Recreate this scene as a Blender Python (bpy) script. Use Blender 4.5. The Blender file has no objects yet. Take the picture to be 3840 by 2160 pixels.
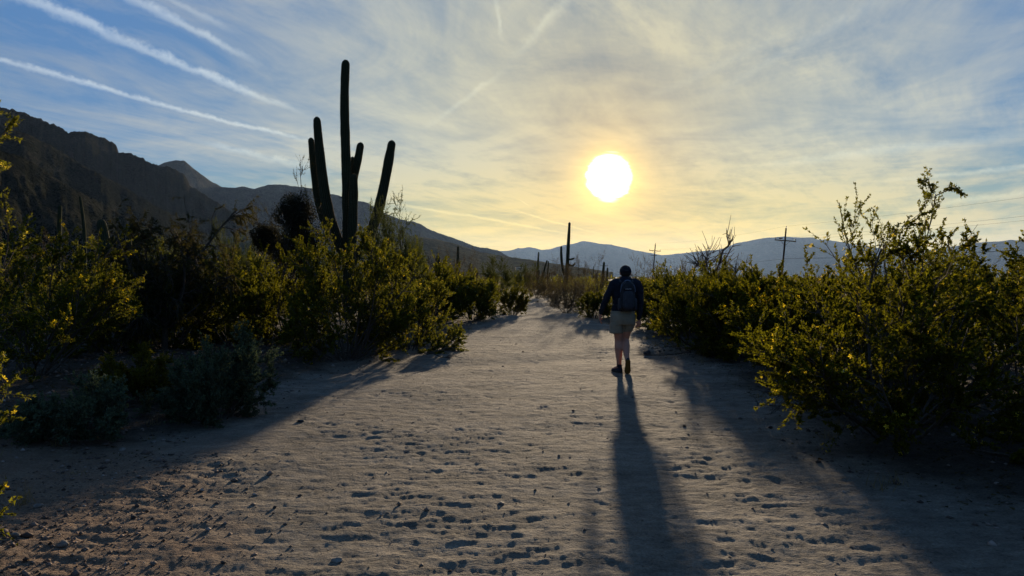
import bpy, math, random
import numpy as np
from mathutils import Vector, Matrix

# ------------------------------------------------------------------ camera, sky, sun, exposure
SC = bpy.context.scene
COL = SC.collection
CAM_H = 1.59
F = 2560.0                       # focal length in photo pixels (24 mm on 36 mm, 3840 wide)
CX, HY = 1920.0, 1040.0          # principal column, horizon row

cam_data = bpy.data.cameras.new('camera')
cam_data.lens = 24.0
cam_data.sensor_width = 36.0
cam_data.shift_y = -(1080.0 - HY) / 3840.0
cam_data.clip_start = 0.05
cam_data.clip_end = 60000.0
cam = bpy.data.objects.new('camera', cam_data)
COL.objects.link(cam)
cam.location = (0, 0, CAM_H)
cam.rotation_euler = (math.radians(90), 0, 0)
SC.camera = cam

SUN_X, SUN_Z = (2283 - CX) / F, (HY - 665) / F
SUN_DIR = Vector((SUN_X, 1.0, SUN_Z)).normalized()
SUN_EL = math.asin(SUN_DIR.z)
SUN_AZ = math.atan2(SUN_DIR.x, SUN_DIR.y)

SUN_STRENGTH = 5.0
SKY_STRENGTH = 0.05
HAZE_DENSITY = 1.9e-5
EXPOSURE = 0.7

SC.view_settings.view_transform = 'Standard'
SC.view_settings.look = 'None'
SC.view_settings.gamma = 1.0
SC.view_settings.exposure = EXPOSURE
SC.view_settings.use_curve_mapping = False
SC.render.engine = 'CYCLES'
cy = SC.cycles
cy.use_denoising = True
cy.max_bounces = 5
cy.diffuse_bounces = 2
cy.glossy_bounces = 1
cy.transmission_bounces = 2
cy.transparent_max_bounces = 4
cy.volume_bounces = 0
cy.caustics_reflective = False
cy.caustics_refractive = False
cy.sample_clamp_indirect = 4.0
cy.use_adaptive_sampling = True
cy.adaptive_threshold = 0.012

# ---- a small expression layer over shader math nodes
class E:
    def __init__(s, tree, sock): s.t, s.s = tree, sock
    def _m(s, op, *a):
        n = s.t.nodes.new('ShaderNodeMath'); n.operation = op
        for i, v in enumerate((s,) + a):
            if isinstance(v, E): s.t.links.new(v.s, n.inputs[i])
            else: n.inputs[i].default_value = v
        return E(s.t, n.outputs[0])
    def __add__(s, o): return s._m('ADD', o)
    __radd__ = __add__
    def __mul__(s, o): return s._m('MULTIPLY', o)
    __rmul__ = __mul__
    def __sub__(s, o): return s._m('SUBTRACT', o)
    def __rsub__(s, o): return (s * -1.0) + o
    def __truediv__(s, o): return s._m('DIVIDE', o)
    def __neg__(s): return s * -1.0
    def pow(s, o): return s._m('POWER', o)
    def abs(s): return s._m('ABSOLUTE')
    def max(s, o): return s._m('MAXIMUM', o)
    def min(s, o): return s._m('MINIMUM', o)
    def exp(s): return s._m('EXPONENT')
    def acos(s): return s._m('ARCCOSINE')
    def clamp(s): return s.max(0.0).min(1.0)
    def step(s, a, b, lo=0.0, hi=1.0):
        n = s.t.nodes.new('ShaderNodeMapRange'); n.interpolation_type = 'SMOOTHSTEP'
        s.t.links.new(s.s, n.inputs[0])
        for i, v in enumerate((a, b, lo, hi)): n.inputs[i + 1].default_value = v
        return E(s.t, n.outputs[0])

def comb(t, x, y, z=0.0):
    n = t.nodes.new('ShaderNodeCombineXYZ')
    for i, v in enumerate((x, y, z)):
        if isinstance(v, E): t.links.new(v.s, n.inputs[i])
        else: n.inputs[i].default_value = v
    return E(t, n.outputs[0])

def noise(t, vec, scale, detail=4.0, rough=0.55, dist=0.0, lac=2.0):
    n = t.nodes.new('ShaderNodeTexNoise')
    t.links.new(vec.s, n.inputs['Vector'])
    n.inputs['Scale'].default_value = scale
    n.inputs['Detail'].default_value = detail
    n.inputs['Roughness'].default_value = rough
    n.inputs['Distortion'].default_value = dist
    return E(t, n.outputs['Fac'])

def dot(t, vec, v):
    n = t.nodes.new('ShaderNodeVectorMath'); n.operation = 'DOT_PRODUCT'
    t.links.new(vec.s, n.inputs[0]); n.inputs[1].default_value = tuple(v)
    return E(t, n.outputs['Value'])

def vscale(t, vec, f):
    n = t.nodes.new('ShaderNodeVectorMath'); n.operation = 'SCALE'
    if isinstance(vec, E): t.links.new(vec.s, n.inputs[0])
    else: n.inputs[0].default_value = tuple(vec)
    if isinstance(f, E): t.links.new(f.s, n.inputs['Scale'])
    else: n.inputs['Scale'].default_value = f
    return E(t, n.outputs[0])

def vadd(t, a, b):
    n = t.nodes.new('ShaderNodeVectorMath'); n.operation = 'ADD'
    t.links.new(a.s, n.inputs[0])
    if isinstance(b, E): t.links.new(b.s, n.inputs[1])
    else: n.inputs[1].default_value = tuple(b)
    return E(t, n.outputs[0])

def sep(t, vec):
    n = t.nodes.new('ShaderNodeSeparateXYZ'); t.links.new(vec.s, n.inputs[0])
    return [E(t, n.outputs[i]) for i in range(3)]

def skydir(px, py):
    return Vector(((px - CX) / F, 1.0, (HY - py) / F)).normalized()

def make_world():
    w = bpy.data.worlds.new('World'); SC.world = w; w.use_nodes = True
    t = w.node_tree
    for n in list(t.nodes): t.nodes.remove(n)
    out = t.nodes.new('ShaderNodeOutputWorld'); bg = t.nodes.new('ShaderNodeBackground')
    t.links.new(bg.outputs[0], out.inputs[0])
    sky = t.nodes.new('ShaderNodeTexSky'); sky.sky_type = 'NISHITA'; sky.sun_disc = False
    sky.sun_elevation = SUN_EL; sky.sun_rotation = SUN_AZ
    sky.air_density = 1.0; sky.dust_density = 0.4; sky.ozone_density = 2.5; sky.altitude = 800
    tc = t.nodes.new('ShaderNodeTexCoord')
    D = E(t, tc.outputs['Generated'])
    dx, dy, dz = sep(t, D)
    ang = dot(t, D, SUN_DIR).min(1.0).max(-1.0).acos() * (180 / math.pi)
    up = dz.max(0.0)
    k = (up + 0.11).pow(-1.0)
    qx, qy = dx * k, dy * k
    def rot(azd):
        a = math.radians(azd)
        return qx * math.cos(a) - qy * math.sin(a), qx * math.sin(a) + qy * math.cos(a)   # across, along
    # high thin cirrus: streaks that run roughly towards the sun, crossed by finer fibres
    ac, al = rot(20)
    warp = noise(t, comb(t, qx, qy, 3.1), 0.55, 2.0)
    n1 = noise(t, comb(t, ac + warp * 0.9, al * 0.20, 0.0), 1.05, 4.0, 0.58)
    n2 = noise(t, comb(t, ac * 1.0 + warp * 0.45, al * 0.24 , 7.0), 3.4, 6.0, 0.70)
    bc, bl = rot(62)
    n3 = noise(t, comb(t, bc + warp * 0.8, bl * 0.22, 13.0), 1.15, 3.0, 0.55)
    veil = 0.50 + (n1 - 0.5) * 1.25 + (n2 - 0.5) * 1.15 + (n3 - 0.5) * 1.1
    n7 = noise(t, comb(t, qx, qy * 0.8, 31.0), 1.9, 6.0, 0.64, 1.1)
    veil = veil + (n7 - 0.5) * 1.35
    rc_, rl_ = rot(-52)
    n6 = noise(t, comb(t, rc_ * 0.30 + warp * 0.5, rl_, 21.0), 6.0, 5.0, 0.66)
    veil = veil + (n6 - 0.5) * n3.step(0.40, 0.60) * 1.7
    # bands of cloud low over the horizon: they lie level, being seen edge on
    n4 = noise(t, comb(t, dx * 2.2, dy * 2.2, dz * 22.0 - dx * 2.6), 1.6, 4.0, 0.6, 0.6)
    low = up.step(0.02, 0.32, 1.0, 0.0)
    veil = veil + low * (n4 - 0.47) * 2.1
    n5 = noise(t, comb(t, dx * 3.0, dy * 3.0, dz * 40.0 + dx * 3.0), 1.9, 4.0, 0.62, 0.8)
    veil = veil + low * (n5 - 0.5) * 1.5
    # the thin sheet is denser round the sun
    veil = (veil + ang.step(6.0, 46.0, 0.20, -0.36)).clamp()
    # contrails: straight lines at altitude, so arcs of great circles; width and strength vary along them
    trails = None
    wob_ = (noise(t, D, 5.3, 2.0) - 0.5) * 0.012
    frays = [noise(t, D, 38.0, 5.0, 0.68) - 0.5, noise(t, D, 70.0, 4.0, 0.66) - 0.5]
    def trail(p0, p1, w0, w1, amp, fray=0.55, frayscale=26.0, seed=0.0, ends=0.06):
        nonlocal trails
        a, b = skydir(*p0), skydir(*p1)
        nrm = a.cross(b).normalized(); mid = (a + b).normalized(); tan = nrm.cross(mid).normalized()
        sa, sb = tan.dot(a), tan.dot(b)
        if sa > sb: tan = -tan; sa, sb = -sa, -sb; w0, w1 = (w0, w1)
        s = dot(t, D, tan)
        wob = wob_; fr = frays[0] if frayscale < 35 else frays[1]
        u = ((s - sa) / (sb - sa))
        w = (u * (w1 - w0) + w0) / F
        d = ((dot(t, D, nrm) + wob + fr * w * 2.6).abs()) / w
        prof = d.step(0.0, 1.25, 1.0, 0.0)
        e = u.step(-0.02, ends, 0.0, 1.0) * u.step(1.0 - ends, 1.02, 1.0, 0.0)
        front = dot(t, D, mid).step(0.0, 0.05, 0.0, 1.0)
        m = prof * e * front * amp * (1.0 + fr * fray * 4.0)
        trails = m if trails is None else trails + m
    trail((-500, -260), (1180, 445), 30.0, 11.6, 0.85, seed=1.0, ends=0.22)
    trail((100, -215), (1000, 250), 22.2, 12.6, 0.68, seed=2.0, ends=0.25)
    trail((-600, 70), (1260, 560), 13.1, 7.3, 0.81, seed=3.0, ends=0.22, frayscale=40)
    trail((520, -60), (900, 130), 9.7, 12.6, 0.34, seed=3.6, ends=0.4)
    trail((700, 520), (1300, 660), 12.6, 20.3, 0.51, seed=4.0, ends=0.3)
    trail((1380, 740), (2280, 905), 7.3, 4.4, 0.47, seed=5.0, ends=0.3)
    trail((1900, 780), (2260, 885), 3.9, 4.4, 0.68, seed=6.0, ends=0.3, frayscale=60)
    trail((1945, 744), (1988, 773), 1.7, 1.5, 0.77, seed=7.0, ends=0.3)
    trail((1850, -120), (1880, 180), 10.6, 11.6, 0.30, seed=8.0, ends=0.35)
    trail((1900, 240), (2190, -60), 23.4, 21.8, 0.28, seed=9.0, ends=0.35)
    trail((1560, 500), (1930, 235), 12.5, 12.5, 0.24, seed=10.0, ends=0.4)
    trail((2480, 460), (3560, -150), 19.3, 22.2, 0.14, seed=11.0, ends=0.4)
    trail((2300, 420), (3100, 60), 19.3, 22.2, 0.14, seed=12.0, ends=0.4)
    trail((2700, 640), (3960, 490), 16.4, 22.2, 0.36, seed=13.0, ends=0.35)
    trail((3250, 690), (4100, 590), 7.7, 10.6, 0.42, seed=14.0, ends=0.3)
    trail((3350, 790), (4100, 680), 10.6, 12.6, 0.42, seed=15.0, ends=0.35)
    # colours of the lit cloud: forward scattering, so bright and warm towards the sun, paler and bluer away
    near = (ang / -9.0).exp()
    mid_ = (ang / -31.0).exp()
    lowwarm = up.step(0.02, 0.20, 1.0, 0.0)
    cloud = vscale(t, (0.57, 0.65, 0.71), 0.20 + mid_ * 0.82)
    cloud = vadd(t, cloud, vscale(t, (0.56, 0.41, 0.11), mid_ * 0.58))
    cloud = vadd(t, cloud, vscale(t, (0.62, 0.37, 0.04), near * 0.45))
    cloud = vadd(t, cloud, vscale(t, (0.46, 0.27, 0.0), lowwarm * mid_ * 1.0))
    base = vscale(t, E(t, sky.outputs[0]), SKY_STRENGTH)
    blue = vscale(t, (0.018, 0.085, 0.235), 0.40 + up.step(0.0, 0.5, 0.2, 0.75))
    base = vadd(t, base, blue)
    col = vadd(t, vscale(t, base, 1.0 - veil * 0.72), vscale(t, cloud, veil * 0.92))
    tcol = vadd(t, vscale(t, cloud, 0.55), vscale(t, (0.30, 0.34, 0.36), 0.30 + mid_ * 0.6))
    tr = trails.clamp()
    col = vadd(t, vscale(t, col, 1.0 - tr * 0.35), vscale(t, tcol, tr * 0.95))
    mul = t.nodes.new('ShaderNodeVectorMath'); mul.operation = 'MULTIPLY'
    t.links.new(col.s, mul.inputs[0])
    tint = vadd(t, vadd(t, vscale(t, (0.14, -0.07, -0.62), lowwarm * ang.step(8.0, 50.0, 1.0, 0.25)), vscale(t, (0.06, 0.01, -0.22), ang.step(5.0, 42.0, 1.0, 0.0))), (1, 1, 1))
    t.links.new(tint.s, mul.inputs[1]); col = E(t, mul.outputs[0])
    col = vscale(t, col, 1.0 - (ang / -17.0).exp() * 0.74)
    # aureole of the sun behind the thin cloud
    g1 = ((ang / 2.3).pow(2.0) * -1.0).exp() * (0.9 + n5 * 0.3)
    g2 = (ang / -5.0).exp()
    g3 = (ang / -11.0).exp()
    glow = vscale(t, (1.05, 0.66, 0.12), g1)
    glow = vadd(t, glow, vscale(t, (0.80, 0.40, 0.02), g2 * 0.52))
    glow = vadd(t, glow, vscale(t, (0.07, 0.045, 0.008), g3))
    core = (ang + (n5 - 0.5) * 0.9).step(0.95, 2.10, 1.0, 0.0)
    glow = vadd(t, glow, vscale(t, (9.0, 8.4, 7.0), core))
    col = vadd(t, col, glow)
    col = vscale(t, col, ang.step(50.0, 130.0, 1.0, 0.82))     # skylight falls off away from the sun
    t.links.new(col.s, bg.inputs['Color'])
    bg.inputs['Strength'].default_value = 0.74
    try:
        w.cycles.sampling_method = 'MANUAL'; w.cycles.sample_map_resolution = 1024
    except Exception: pass
make_world()

sun_data = bpy.data.lights.new('sun', 'SUN')
sun_data.energy = SUN_STRENGTH
sun_data.angle = math.radians(1.2)
sun_data.color = (1.0, 0.80, 0.55)
sun = bpy.data.objects.new('sun', sun_data)
COL.objects.link(sun)
sun.rotation_euler = (-SUN_DIR).to_track_quat('-Z', 'Y').to_euler()
sun.location = SUN_DIR * 60

# ------------------------------------------------------------------ helpers
RNG = np.random.default_rng(11)

def mesh_np(name, verts, faces, mat=None, smooth=False):
    """faces: list of int arrays (n,3) / (n,4)"""
    me = bpy.data.meshes.new(name)
    verts = np.ascontiguousarray(verts, dtype=np.float32).reshape(-1, 3)
    faces = [np.asarray(f, dtype=np.int32) for f in (faces if isinstance(faces, (list, tuple)) else [faces]) if len(f)]
    me.vertices.add(len(verts)); me.vertices.foreach_set('co', verts.ravel())
    nl = sum(f.size for f in faces); npoly = sum(len(f) for f in faces)
    me.loops.add(nl); me.loops.foreach_set('vertex_index', np.concatenate([f.ravel() for f in faces]))
    me.polygons.add(npoly)
    starts, tot, o = [], [], 0
    for f in faces:
        n, k = f.shape
        starts.append(o + np.arange(n) * k); tot.append(np.full(n, k)); o += n * k
    me.polygons.foreach_set('loop_start', np.concatenate(starts).astype(np.int32))
    me.polygons.foreach_set('loop_total', np.concatenate(tot).astype(np.int32))
    if smooth: me.polygons.foreach_set('use_smooth', np.ones(npoly, dtype=bool))
    me.update(calc_edges=True)
    if mat: me.materials.append(mat)
    return me

def link(name, me, parent=None, loc=(0, 0, 0), kind=None, label=None):
    o = bpy.data.objects.new(name, me); COL.objects.link(o)
    o.location = loc
    if parent: o.parent = parent
    if kind: o['kind'] = kind
    if label: o['label'] = label
    return o

def thing(name, label, cat, loc=(0, 0, 0), rotz=0.0, scale=(1, 1, 1), group=None, data=None):
    o = bpy.data.objects.new(name, data); COL.objects.link(o)
    if data is None: o.empty_display_size = 0.2
    o.location = loc; o.rotation_euler = (0, 0, rotz); o.scale = scale
    o['label'] = label; o['category'] = cat
    if group: o['group'] = group
    return o

# gradient noise in numpy
_perm = np.random.default_rng(5).permutation(1024)
_perm = np.concatenate([_perm, _perm])
_ga = np.random.default_rng(6).random(1024) * 2 * np.pi
_gx, _gy = np.cos(_ga), np.sin(_ga)
def perlin(x, y, seed=0):
    x = np.asarray(x, dtype=np.float64) + seed * 17.31; y = np.asarray(y, dtype=np.float64) - seed * 9.77
    xi, yi = np.floor(x).astype(np.int64), np.floor(y).astype(np.int64)
    xf, yf = x - xi, y - yi
    u = xf * xf * xf * (xf * (xf * 6 - 15) + 10); v = yf * yf * yf * (yf * (yf * 6 - 15) + 10)
    def g(ix, iy, fx, fy):
        h = _perm[(_perm[ix & 1023] + iy) & 1023]
        return _gx[h] * fx + _gy[h] * fy
    a = g(xi, yi, xf, yf); b = g(xi + 1, yi, xf - 1, yf)
    c = g(xi, yi + 1, xf, yf - 1); d = g(xi + 1, yi + 1, xf - 1, yf - 1)
    return (a + u * (b - a)) * (1 - v) + (c + u * (d - c)) * v
def fbm(x, y, oct=4, seed=0, gain=0.5):
    s, a, f = 0.0, 1.0, 1.0
    for i in range(oct):
        s = s + a * perlin(np.asarray(x) * f, np.asarray(y) * f, seed + i); a *= gain; f *= 2.03
    return s
def sstep(x, a, b):
    t = np.clip((x - a) / (b - a), 0, 1); return t * t * (3 - 2 * t)

# ------------------------------------------------------------------ materials
def new_mat(name):
    m = bpy.data.materials.new(name); m.use_nodes = True
    t = m.node_tree; b = t.nodes['Principled BSDF']
    b.inputs['Specular IOR Level'].default_value = 0.25
    return m, t, b
def ramp(t, fac, stops):
    n = t.nodes.new('ShaderNodeValToRGB')
    cr = n.color_ramp
    while len(cr.elements) < len(stops): cr.elements.new(0.5)
    for e, (p, c) in zip(cr.elements, stops):
        e.position = p; e.color = (*c, 1.0)
    t.links.new(fac.s if isinstance(fac, E) else fac, n.inputs[0])
    return n.outputs[0]
def objco(t):
    return E(t, t.nodes.new('ShaderNodeTexCoord').outputs['Object'])
def worldco(t):
    return E(t, t.nodes.new('ShaderNodeNewGeometry').outputs['Position'])
def bump(t, b, h, strength, dist):
    n = t.nodes.new('ShaderNodeBump'); n.inputs['Strength'].default_value = strength
    n.inputs['Distance'].default_value = dist
    t.links.new(h.s, n.inputs['Height']); t.links.new(n.outputs[0], b.inputs['Normal'])
def mixcol(t, fac, a, b):
    n = t.nodes.new('ShaderNodeMix'); n.data_type = 'RGBA'
    t.links.new(fac.s if isinstance(fac, E) else fac, n.inputs[0])
    for v, i in ((a, 6), (b, 7)):
        if isinstance(v, tuple): n.inputs[i].default_value = (*v, 1.0)
        else: t.links.new(v, n.inputs[i])
    return n.outputs[2]

def plain_mat(name, c1, c2, scale=8.0, rough=0.8, spec=0.2, bumpd=0.0, bscale=60.0, metal=0.0):
    m, t, b = new_mat(name)
    co = objco(t)
    t.links.new(ramp(t, noise(t, co, scale, 5.0, 0.6), [(0.3, c1), (0.7, c2)]), b.inputs['Base Color'])
    b.inputs['Roughness'].default_value = rough; b.inputs['Specular IOR Level'].default_value = spec
    b.inputs['Metallic'].default_value = metal
    if bumpd: bump(t, b, noise(t, co, bscale, 3.0), 0.6, bumpd)
    return m

def leaf_mat(name, stops, trans=0.35, tcol=(0.30, 0.26, 0.03), spec=0.06, rough=0.8):
    """leaf colour varies from leaf to leaf; part of the light passes through the blade"""
    m = bpy.data.materials.new(name); m.use_nodes = True
    t = m.node_tree; b = t.nodes['Principled BSDF']; out = t.nodes['Material Output']
    isl = E(t, t.nodes.new('ShaderNodeNewGeometry').outputs['Random Per Island'])
    orn = E(t, t.nodes.new('ShaderNodeObjectInfo').outputs['Random'])
    hs = t.nodes.new('ShaderNodeHueSaturation'); t.links.new(ramp(t, isl, stops), hs.inputs['Color'])
    t.links.new((orn * 0.05 + 0.475).s, hs.inputs['Hue']); t.links.new((orn * 0.6 + 0.72).s, hs.inputs['Value']); t.links.new((1.12 - orn * 0.3).s, hs.inputs['Saturation'])
    c = hs.outputs[0]
    t.links.new(c, b.inputs['Base Color'])
    b.inputs['Roughness'].default_value = rough; b.inputs['Specular IOR Level'].default_value = spec
    tr = t.nodes.new('ShaderNodeBsdfTranslucent')
    t.links.new(mixcol(t, isl * 0.4 + 0.4, c, tcol), tr.inputs[0])
    mx = t.nodes.new('ShaderNodeMixShader'); mx.inputs[0].default_value = trans
    t.links.new(b.outputs[0], mx.inputs[1]); t.links.new(tr.outputs[0], mx.inputs[2])
    t.links.new(mx.outputs[0], out.inputs[0])
    return m

# ------------------------------------------------------------------ ground and path
PE_Y = np.array([0.0, 3.6, 6.2, 8.8, 11.3, 13.0, 15.7, 20.0, 25.4, 30, 37, 48, 60, 75])
PE_L = np.array([-3.4, -3.3, -3.5, -3.5, -3.6, -3.1, -2.1, -1.5, -0.8, -0.3, 0.55, 1.0, 0.6, -0.8])
PE_R = np.array([3.2, 3.3, 3.0, 3.4, 3.7, 3.6, 3.5, 3.6, 2.9, 2.9, 2.95, 2.6, 1.9, 0.4])
def path_mask(x, y):
    """metres inside the path edge (negative outside)"""
    l, r = np.interp(y, PE_Y, PE_L), np.interp(y, PE_Y, PE_R)
    wob = 0.30 * perlin(x * 0.0 + y * 0.55, y * 0.0 + 1.7, 31) + 0.16 * perlin(x * 1.3, y * 1.3, 32)
    d = np.minimum(x - l, r - x) + wob
    return np.where((y > -6) & (y < 74), d, -3.0)
_prints = []
_r = np.random.default_rng(77)
for _i in range(150):
    y = 2.2 + 17 * _r.random() ** 1.3; x = _r.uniform(-2.6, 2.9)
    _prints.append((x, y, _r.normal(0.0, 0.35) + (math.pi if _r.random() < .5 else 0), _r.uniform(0.002, 0.006)))
def gh_macro(x, y):
    x = np.asarray(x, float); y = np.asarray(y, float)
    m = path_mask(x, y)
    z = 0.10 * perlin(x * 0.11, y * 0.11, 3) + 0.035 * perlin(x * 0.5, y * 0.5, 4)
    z = z + 0.10 * sstep(-m, -0.15, 1.3) * (1 + 0.6 * perlin(x * 0.6, y * 0.6, 8))       # shoulders beside the path
    z = z * np.clip(1 - np.hypot(x, y) / 300, 0.15, 1)
    # a shallow wash crosses the path just beyond the walker
    z = z - 0.07 * np.exp(-((y - 13.3 - 0.32 * (x - 1)) / 0.75) ** 2) * sstep(m, -0.5, 0.6)
    return z
def gh(x, y):
    z = gh_macro(x, y)
    x = np.asarray(x, float); y = np.asarray(y, float)
    r = np.hypot(x, y); m = path_mask(x, y)
    f = 1.22 * np.clip(1.0 - (r - 20) / 60, 0.0, 1.0)
    soil = sstep(-m, -0.3, 0.5)
    n = 0.010 * perlin(x * 2.7, y * 3.3, 40) + 0.0060 * (0.5 - np.abs(perlin(x * 5.2, y * 4.6, 41))) * 1.8
    n = n + 0.0070 * perlin(x * 7.0, y * 11.5, 42) + 0.0052 * (0.4 - np.abs(perlin(x * 17, y * 15, 43))) * 2 + 0.0046 * perlin(x * 30, y * 33, 44)
    patch = 0.80 + 0.40 * sstep(perlin(x * 0.75, y * 0.75, 45), -0.25, 0.35)
    n = n * 0.60 + 0.0074 * perlin(x * 4.6 + 0.5 * perlin(x * 2, y * 2, 51), y * 11.0, 49) + 0.0054 * perlin(x * 8.5, y * 19.0, 50) + 0.020 * perlin(x * 0.75, y * 0.95, 47) + 0.007 * perlin(x * 1.6, y * 2.3, 48)
    rough_l = 1.0 + 0.35 * sstep(-x - 1.2, 0.0, 1.6) * sstep(7 - y, 0, 2)
    z = z + n * f * patch * (1 + 0.4 * soil) * rough_l
    return z

def build_ground():
    d = math.radians
    az = np.concatenate([np.linspace(d(-180), d(-43), 36, endpoint=False), np.linspace(d(-43), d(43), 580, endpoint=False), np.linspace(d(43), d(180), 36, endpoint=False)])
    r = np.concatenate([np.linspace(0.4, 2.6, 12, endpoint=False), np.exp(np.linspace(math.log(2.6), math.log(70), 540, endpoint=False)), np.exp(np.linspace(math.log(70), math.log(16500), 44))])
    A, R = np.meshgrid(az, r)          # rows = radius
    X, Y = R * np.sin(A), R * np.cos(A)
    Z = gh(X, Y)
    near = R < 24
    for (px, py, a, dep) in _prints:
        sx = np.where(near & (np.abs(X - px) < 0.3) & (np.abs(Y - py) < 0.3))
        if not len(sx[0]): continue
        u = (X[sx] - px) * math.cos(a) - (Y[sx] - py) * math.sin(a); v = (X[sx] - px) * math.sin(a) + (Y[sx] - py) * math.cos(a)
        q = np.sqrt((u / 0.055) ** 2 + (v / 0.14) ** 2)
        Z[sx] += -dep * np.exp(-(q ** 4)) + dep * 0.55 * np.exp(-((q - 1.35) / 0.3) ** 2)
    nr, na = X.shape
    verts = np.stack([X, Y, Z], -1).reshape(-1, 3)
    i = np.arange(nr - 1)[:, None] * na; j = np.arange(na)[None, :]; j2 = (j + 1) % na
    F4 = np.stack([i + j, i + j2, i + na + j2, i + na + j], -1).reshape(-1, 4)[:, ::-1]
    cx = verts[F4][:, :, :2].mean(1)
    inside = path_mask(cx[:, 0], cx[:, 1]) > 0.0
    centre = np.array([[0, 0, gh_macro(0, 0)]])
    def part(sel, extra):
        f = F4[sel]; used, inv = np.unique(f, return_inverse=True)
        v = verts[used]; fs = [inv.reshape(-1, 4)]
        if extra:
            n0 = len(v); ring = np.arange(na); m = {g: k for k, g in enumerate(used)}
            tri = np.array([[n0, m[(b + 1) % na], m[b]] for b in range(na) if b in m and (b + 1) % na in m])
            v = np.concatenate([v, centre]); fs = [tri, fs[0]] if len(tri) else fs
        return v, fs
    mat = ground_mat()
    v, f = part(inside, True)
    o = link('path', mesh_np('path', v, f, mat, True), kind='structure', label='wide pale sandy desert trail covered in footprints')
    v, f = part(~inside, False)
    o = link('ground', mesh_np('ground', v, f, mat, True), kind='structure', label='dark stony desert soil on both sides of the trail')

def ground_mat():
    m, t, b = new_mat('desert_soil')
    p = worldco(t); x, y, z = sep(t, p)
    at = t.nodes.new('ShaderNodeAttribute'); at.attribute_name = 'trail'
    f2 = comb(t, x, y, 0.0)
    big = noise(t, f2, 0.9, 4.0, 0.6); mid = noise(t, f2, 6.0, 5.0, 0.62); fine = noise(t, f2, 55.0, 4.0, 0.65)
    rip = noise(t, comb(t, x * 0.55, y, 4.0), 13.0, 5.0, 0.68)
    wide = noise(t, comb(t, x * 0.45, y, 5.0), 2.6, 4.0, 0.65)
    sand = ramp(t, big * 0.12 + mid * 0.16 + fine * 0.28 + rip * 0.22 + wide * 0.22, [(0.38, (0.070, 0.058, 0.045)), (0.50, (0.188, 0.158, 0.122)), (0.62, (0.335, 0.286, 0.222))])  # rip also darkens its own bump hollows: relief shade painted into the sand
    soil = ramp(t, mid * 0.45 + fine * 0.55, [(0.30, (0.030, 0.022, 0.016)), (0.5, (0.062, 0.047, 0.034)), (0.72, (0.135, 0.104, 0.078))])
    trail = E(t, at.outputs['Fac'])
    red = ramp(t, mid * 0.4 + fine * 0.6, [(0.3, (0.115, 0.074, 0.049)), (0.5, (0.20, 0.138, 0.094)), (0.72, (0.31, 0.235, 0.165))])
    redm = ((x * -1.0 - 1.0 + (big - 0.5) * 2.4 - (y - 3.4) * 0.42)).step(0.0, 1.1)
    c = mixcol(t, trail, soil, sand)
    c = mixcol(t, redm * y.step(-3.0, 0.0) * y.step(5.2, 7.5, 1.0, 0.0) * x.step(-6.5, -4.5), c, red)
    t.links.new(c, b.inputs['Base Color'])
    b.inputs['Roughness'].default_value = 0.95; b.inputs['Specular IOR Level'].default_value = 0.1
    bump(t, b, fine * 0.35 + rip * 1.0 + noise(t, comb(t, x * 0.6, y, 9.0), 4.2, 3.0, 0.6) * 1.1, 1.0, 0.085)
    return m
build_ground()
def add_trail_attr(o):
    me = o.data; n = len(me.vertices); co = np.empty(n * 3, np.float32); me.vertices.foreach_get('co', co); co = co.reshape(-1, 3)
    w = path_mask(co[:, 0], co[:, 1]) + 0.35 * fbm(co[:, 0] * 1.4, co[:, 1] * 1.4, 3, 60)
    a = me.attributes.new('trail', 'FLOAT', 'POINT'); a.data.foreach_set('value', sstep(w, -0.45, 0.35).astype(np.float32))
for _n in ('path', 'ground'): add_trail_attr(bpy.data.objects[_n])

# ------------------------------------------------------------------ mountains
def mountain_mat(name, cols, scale, rock=(0.045, 0.032, 0.027)):
    m, t, b = new_mat(name)
    p = worldco(t); x, y, z = sep(t, p)
    sp = noise(t, p, scale, 3.0, 0.7); md = noise(t, p, scale * 0.12, 4.0, 0.6)
    c = ramp(t, sp * 0.65 + md * 0.35, [(0.36, cols[0]), (0.5, cols[1]), (0.66, cols[2])])
    nz = E(t, t.nodes.new('ShaderNodeNewGeometry').outputs['Normal']); _, _, nn = sep(t, nz)
    st = noise(t, comb(t, x * 1.0, y * 1.0, z * 3.5), scale * 0.3, 4.0, 0.6)
    c = mixcol(t, nn.abs().step(0.30, 0.55, 1.0, 0.0) * st.step(0.35, 0.6), c, rock)
    t.links.new(c, b.inputs['Base Color']); b.inputs['Roughness'].default_value = 1.0; b.inputs['Specular IOR Level'].default_value = 0.0
    bump(t, b, sp, 0.9, 1.2 / scale * 1.5)
    return m

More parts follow.
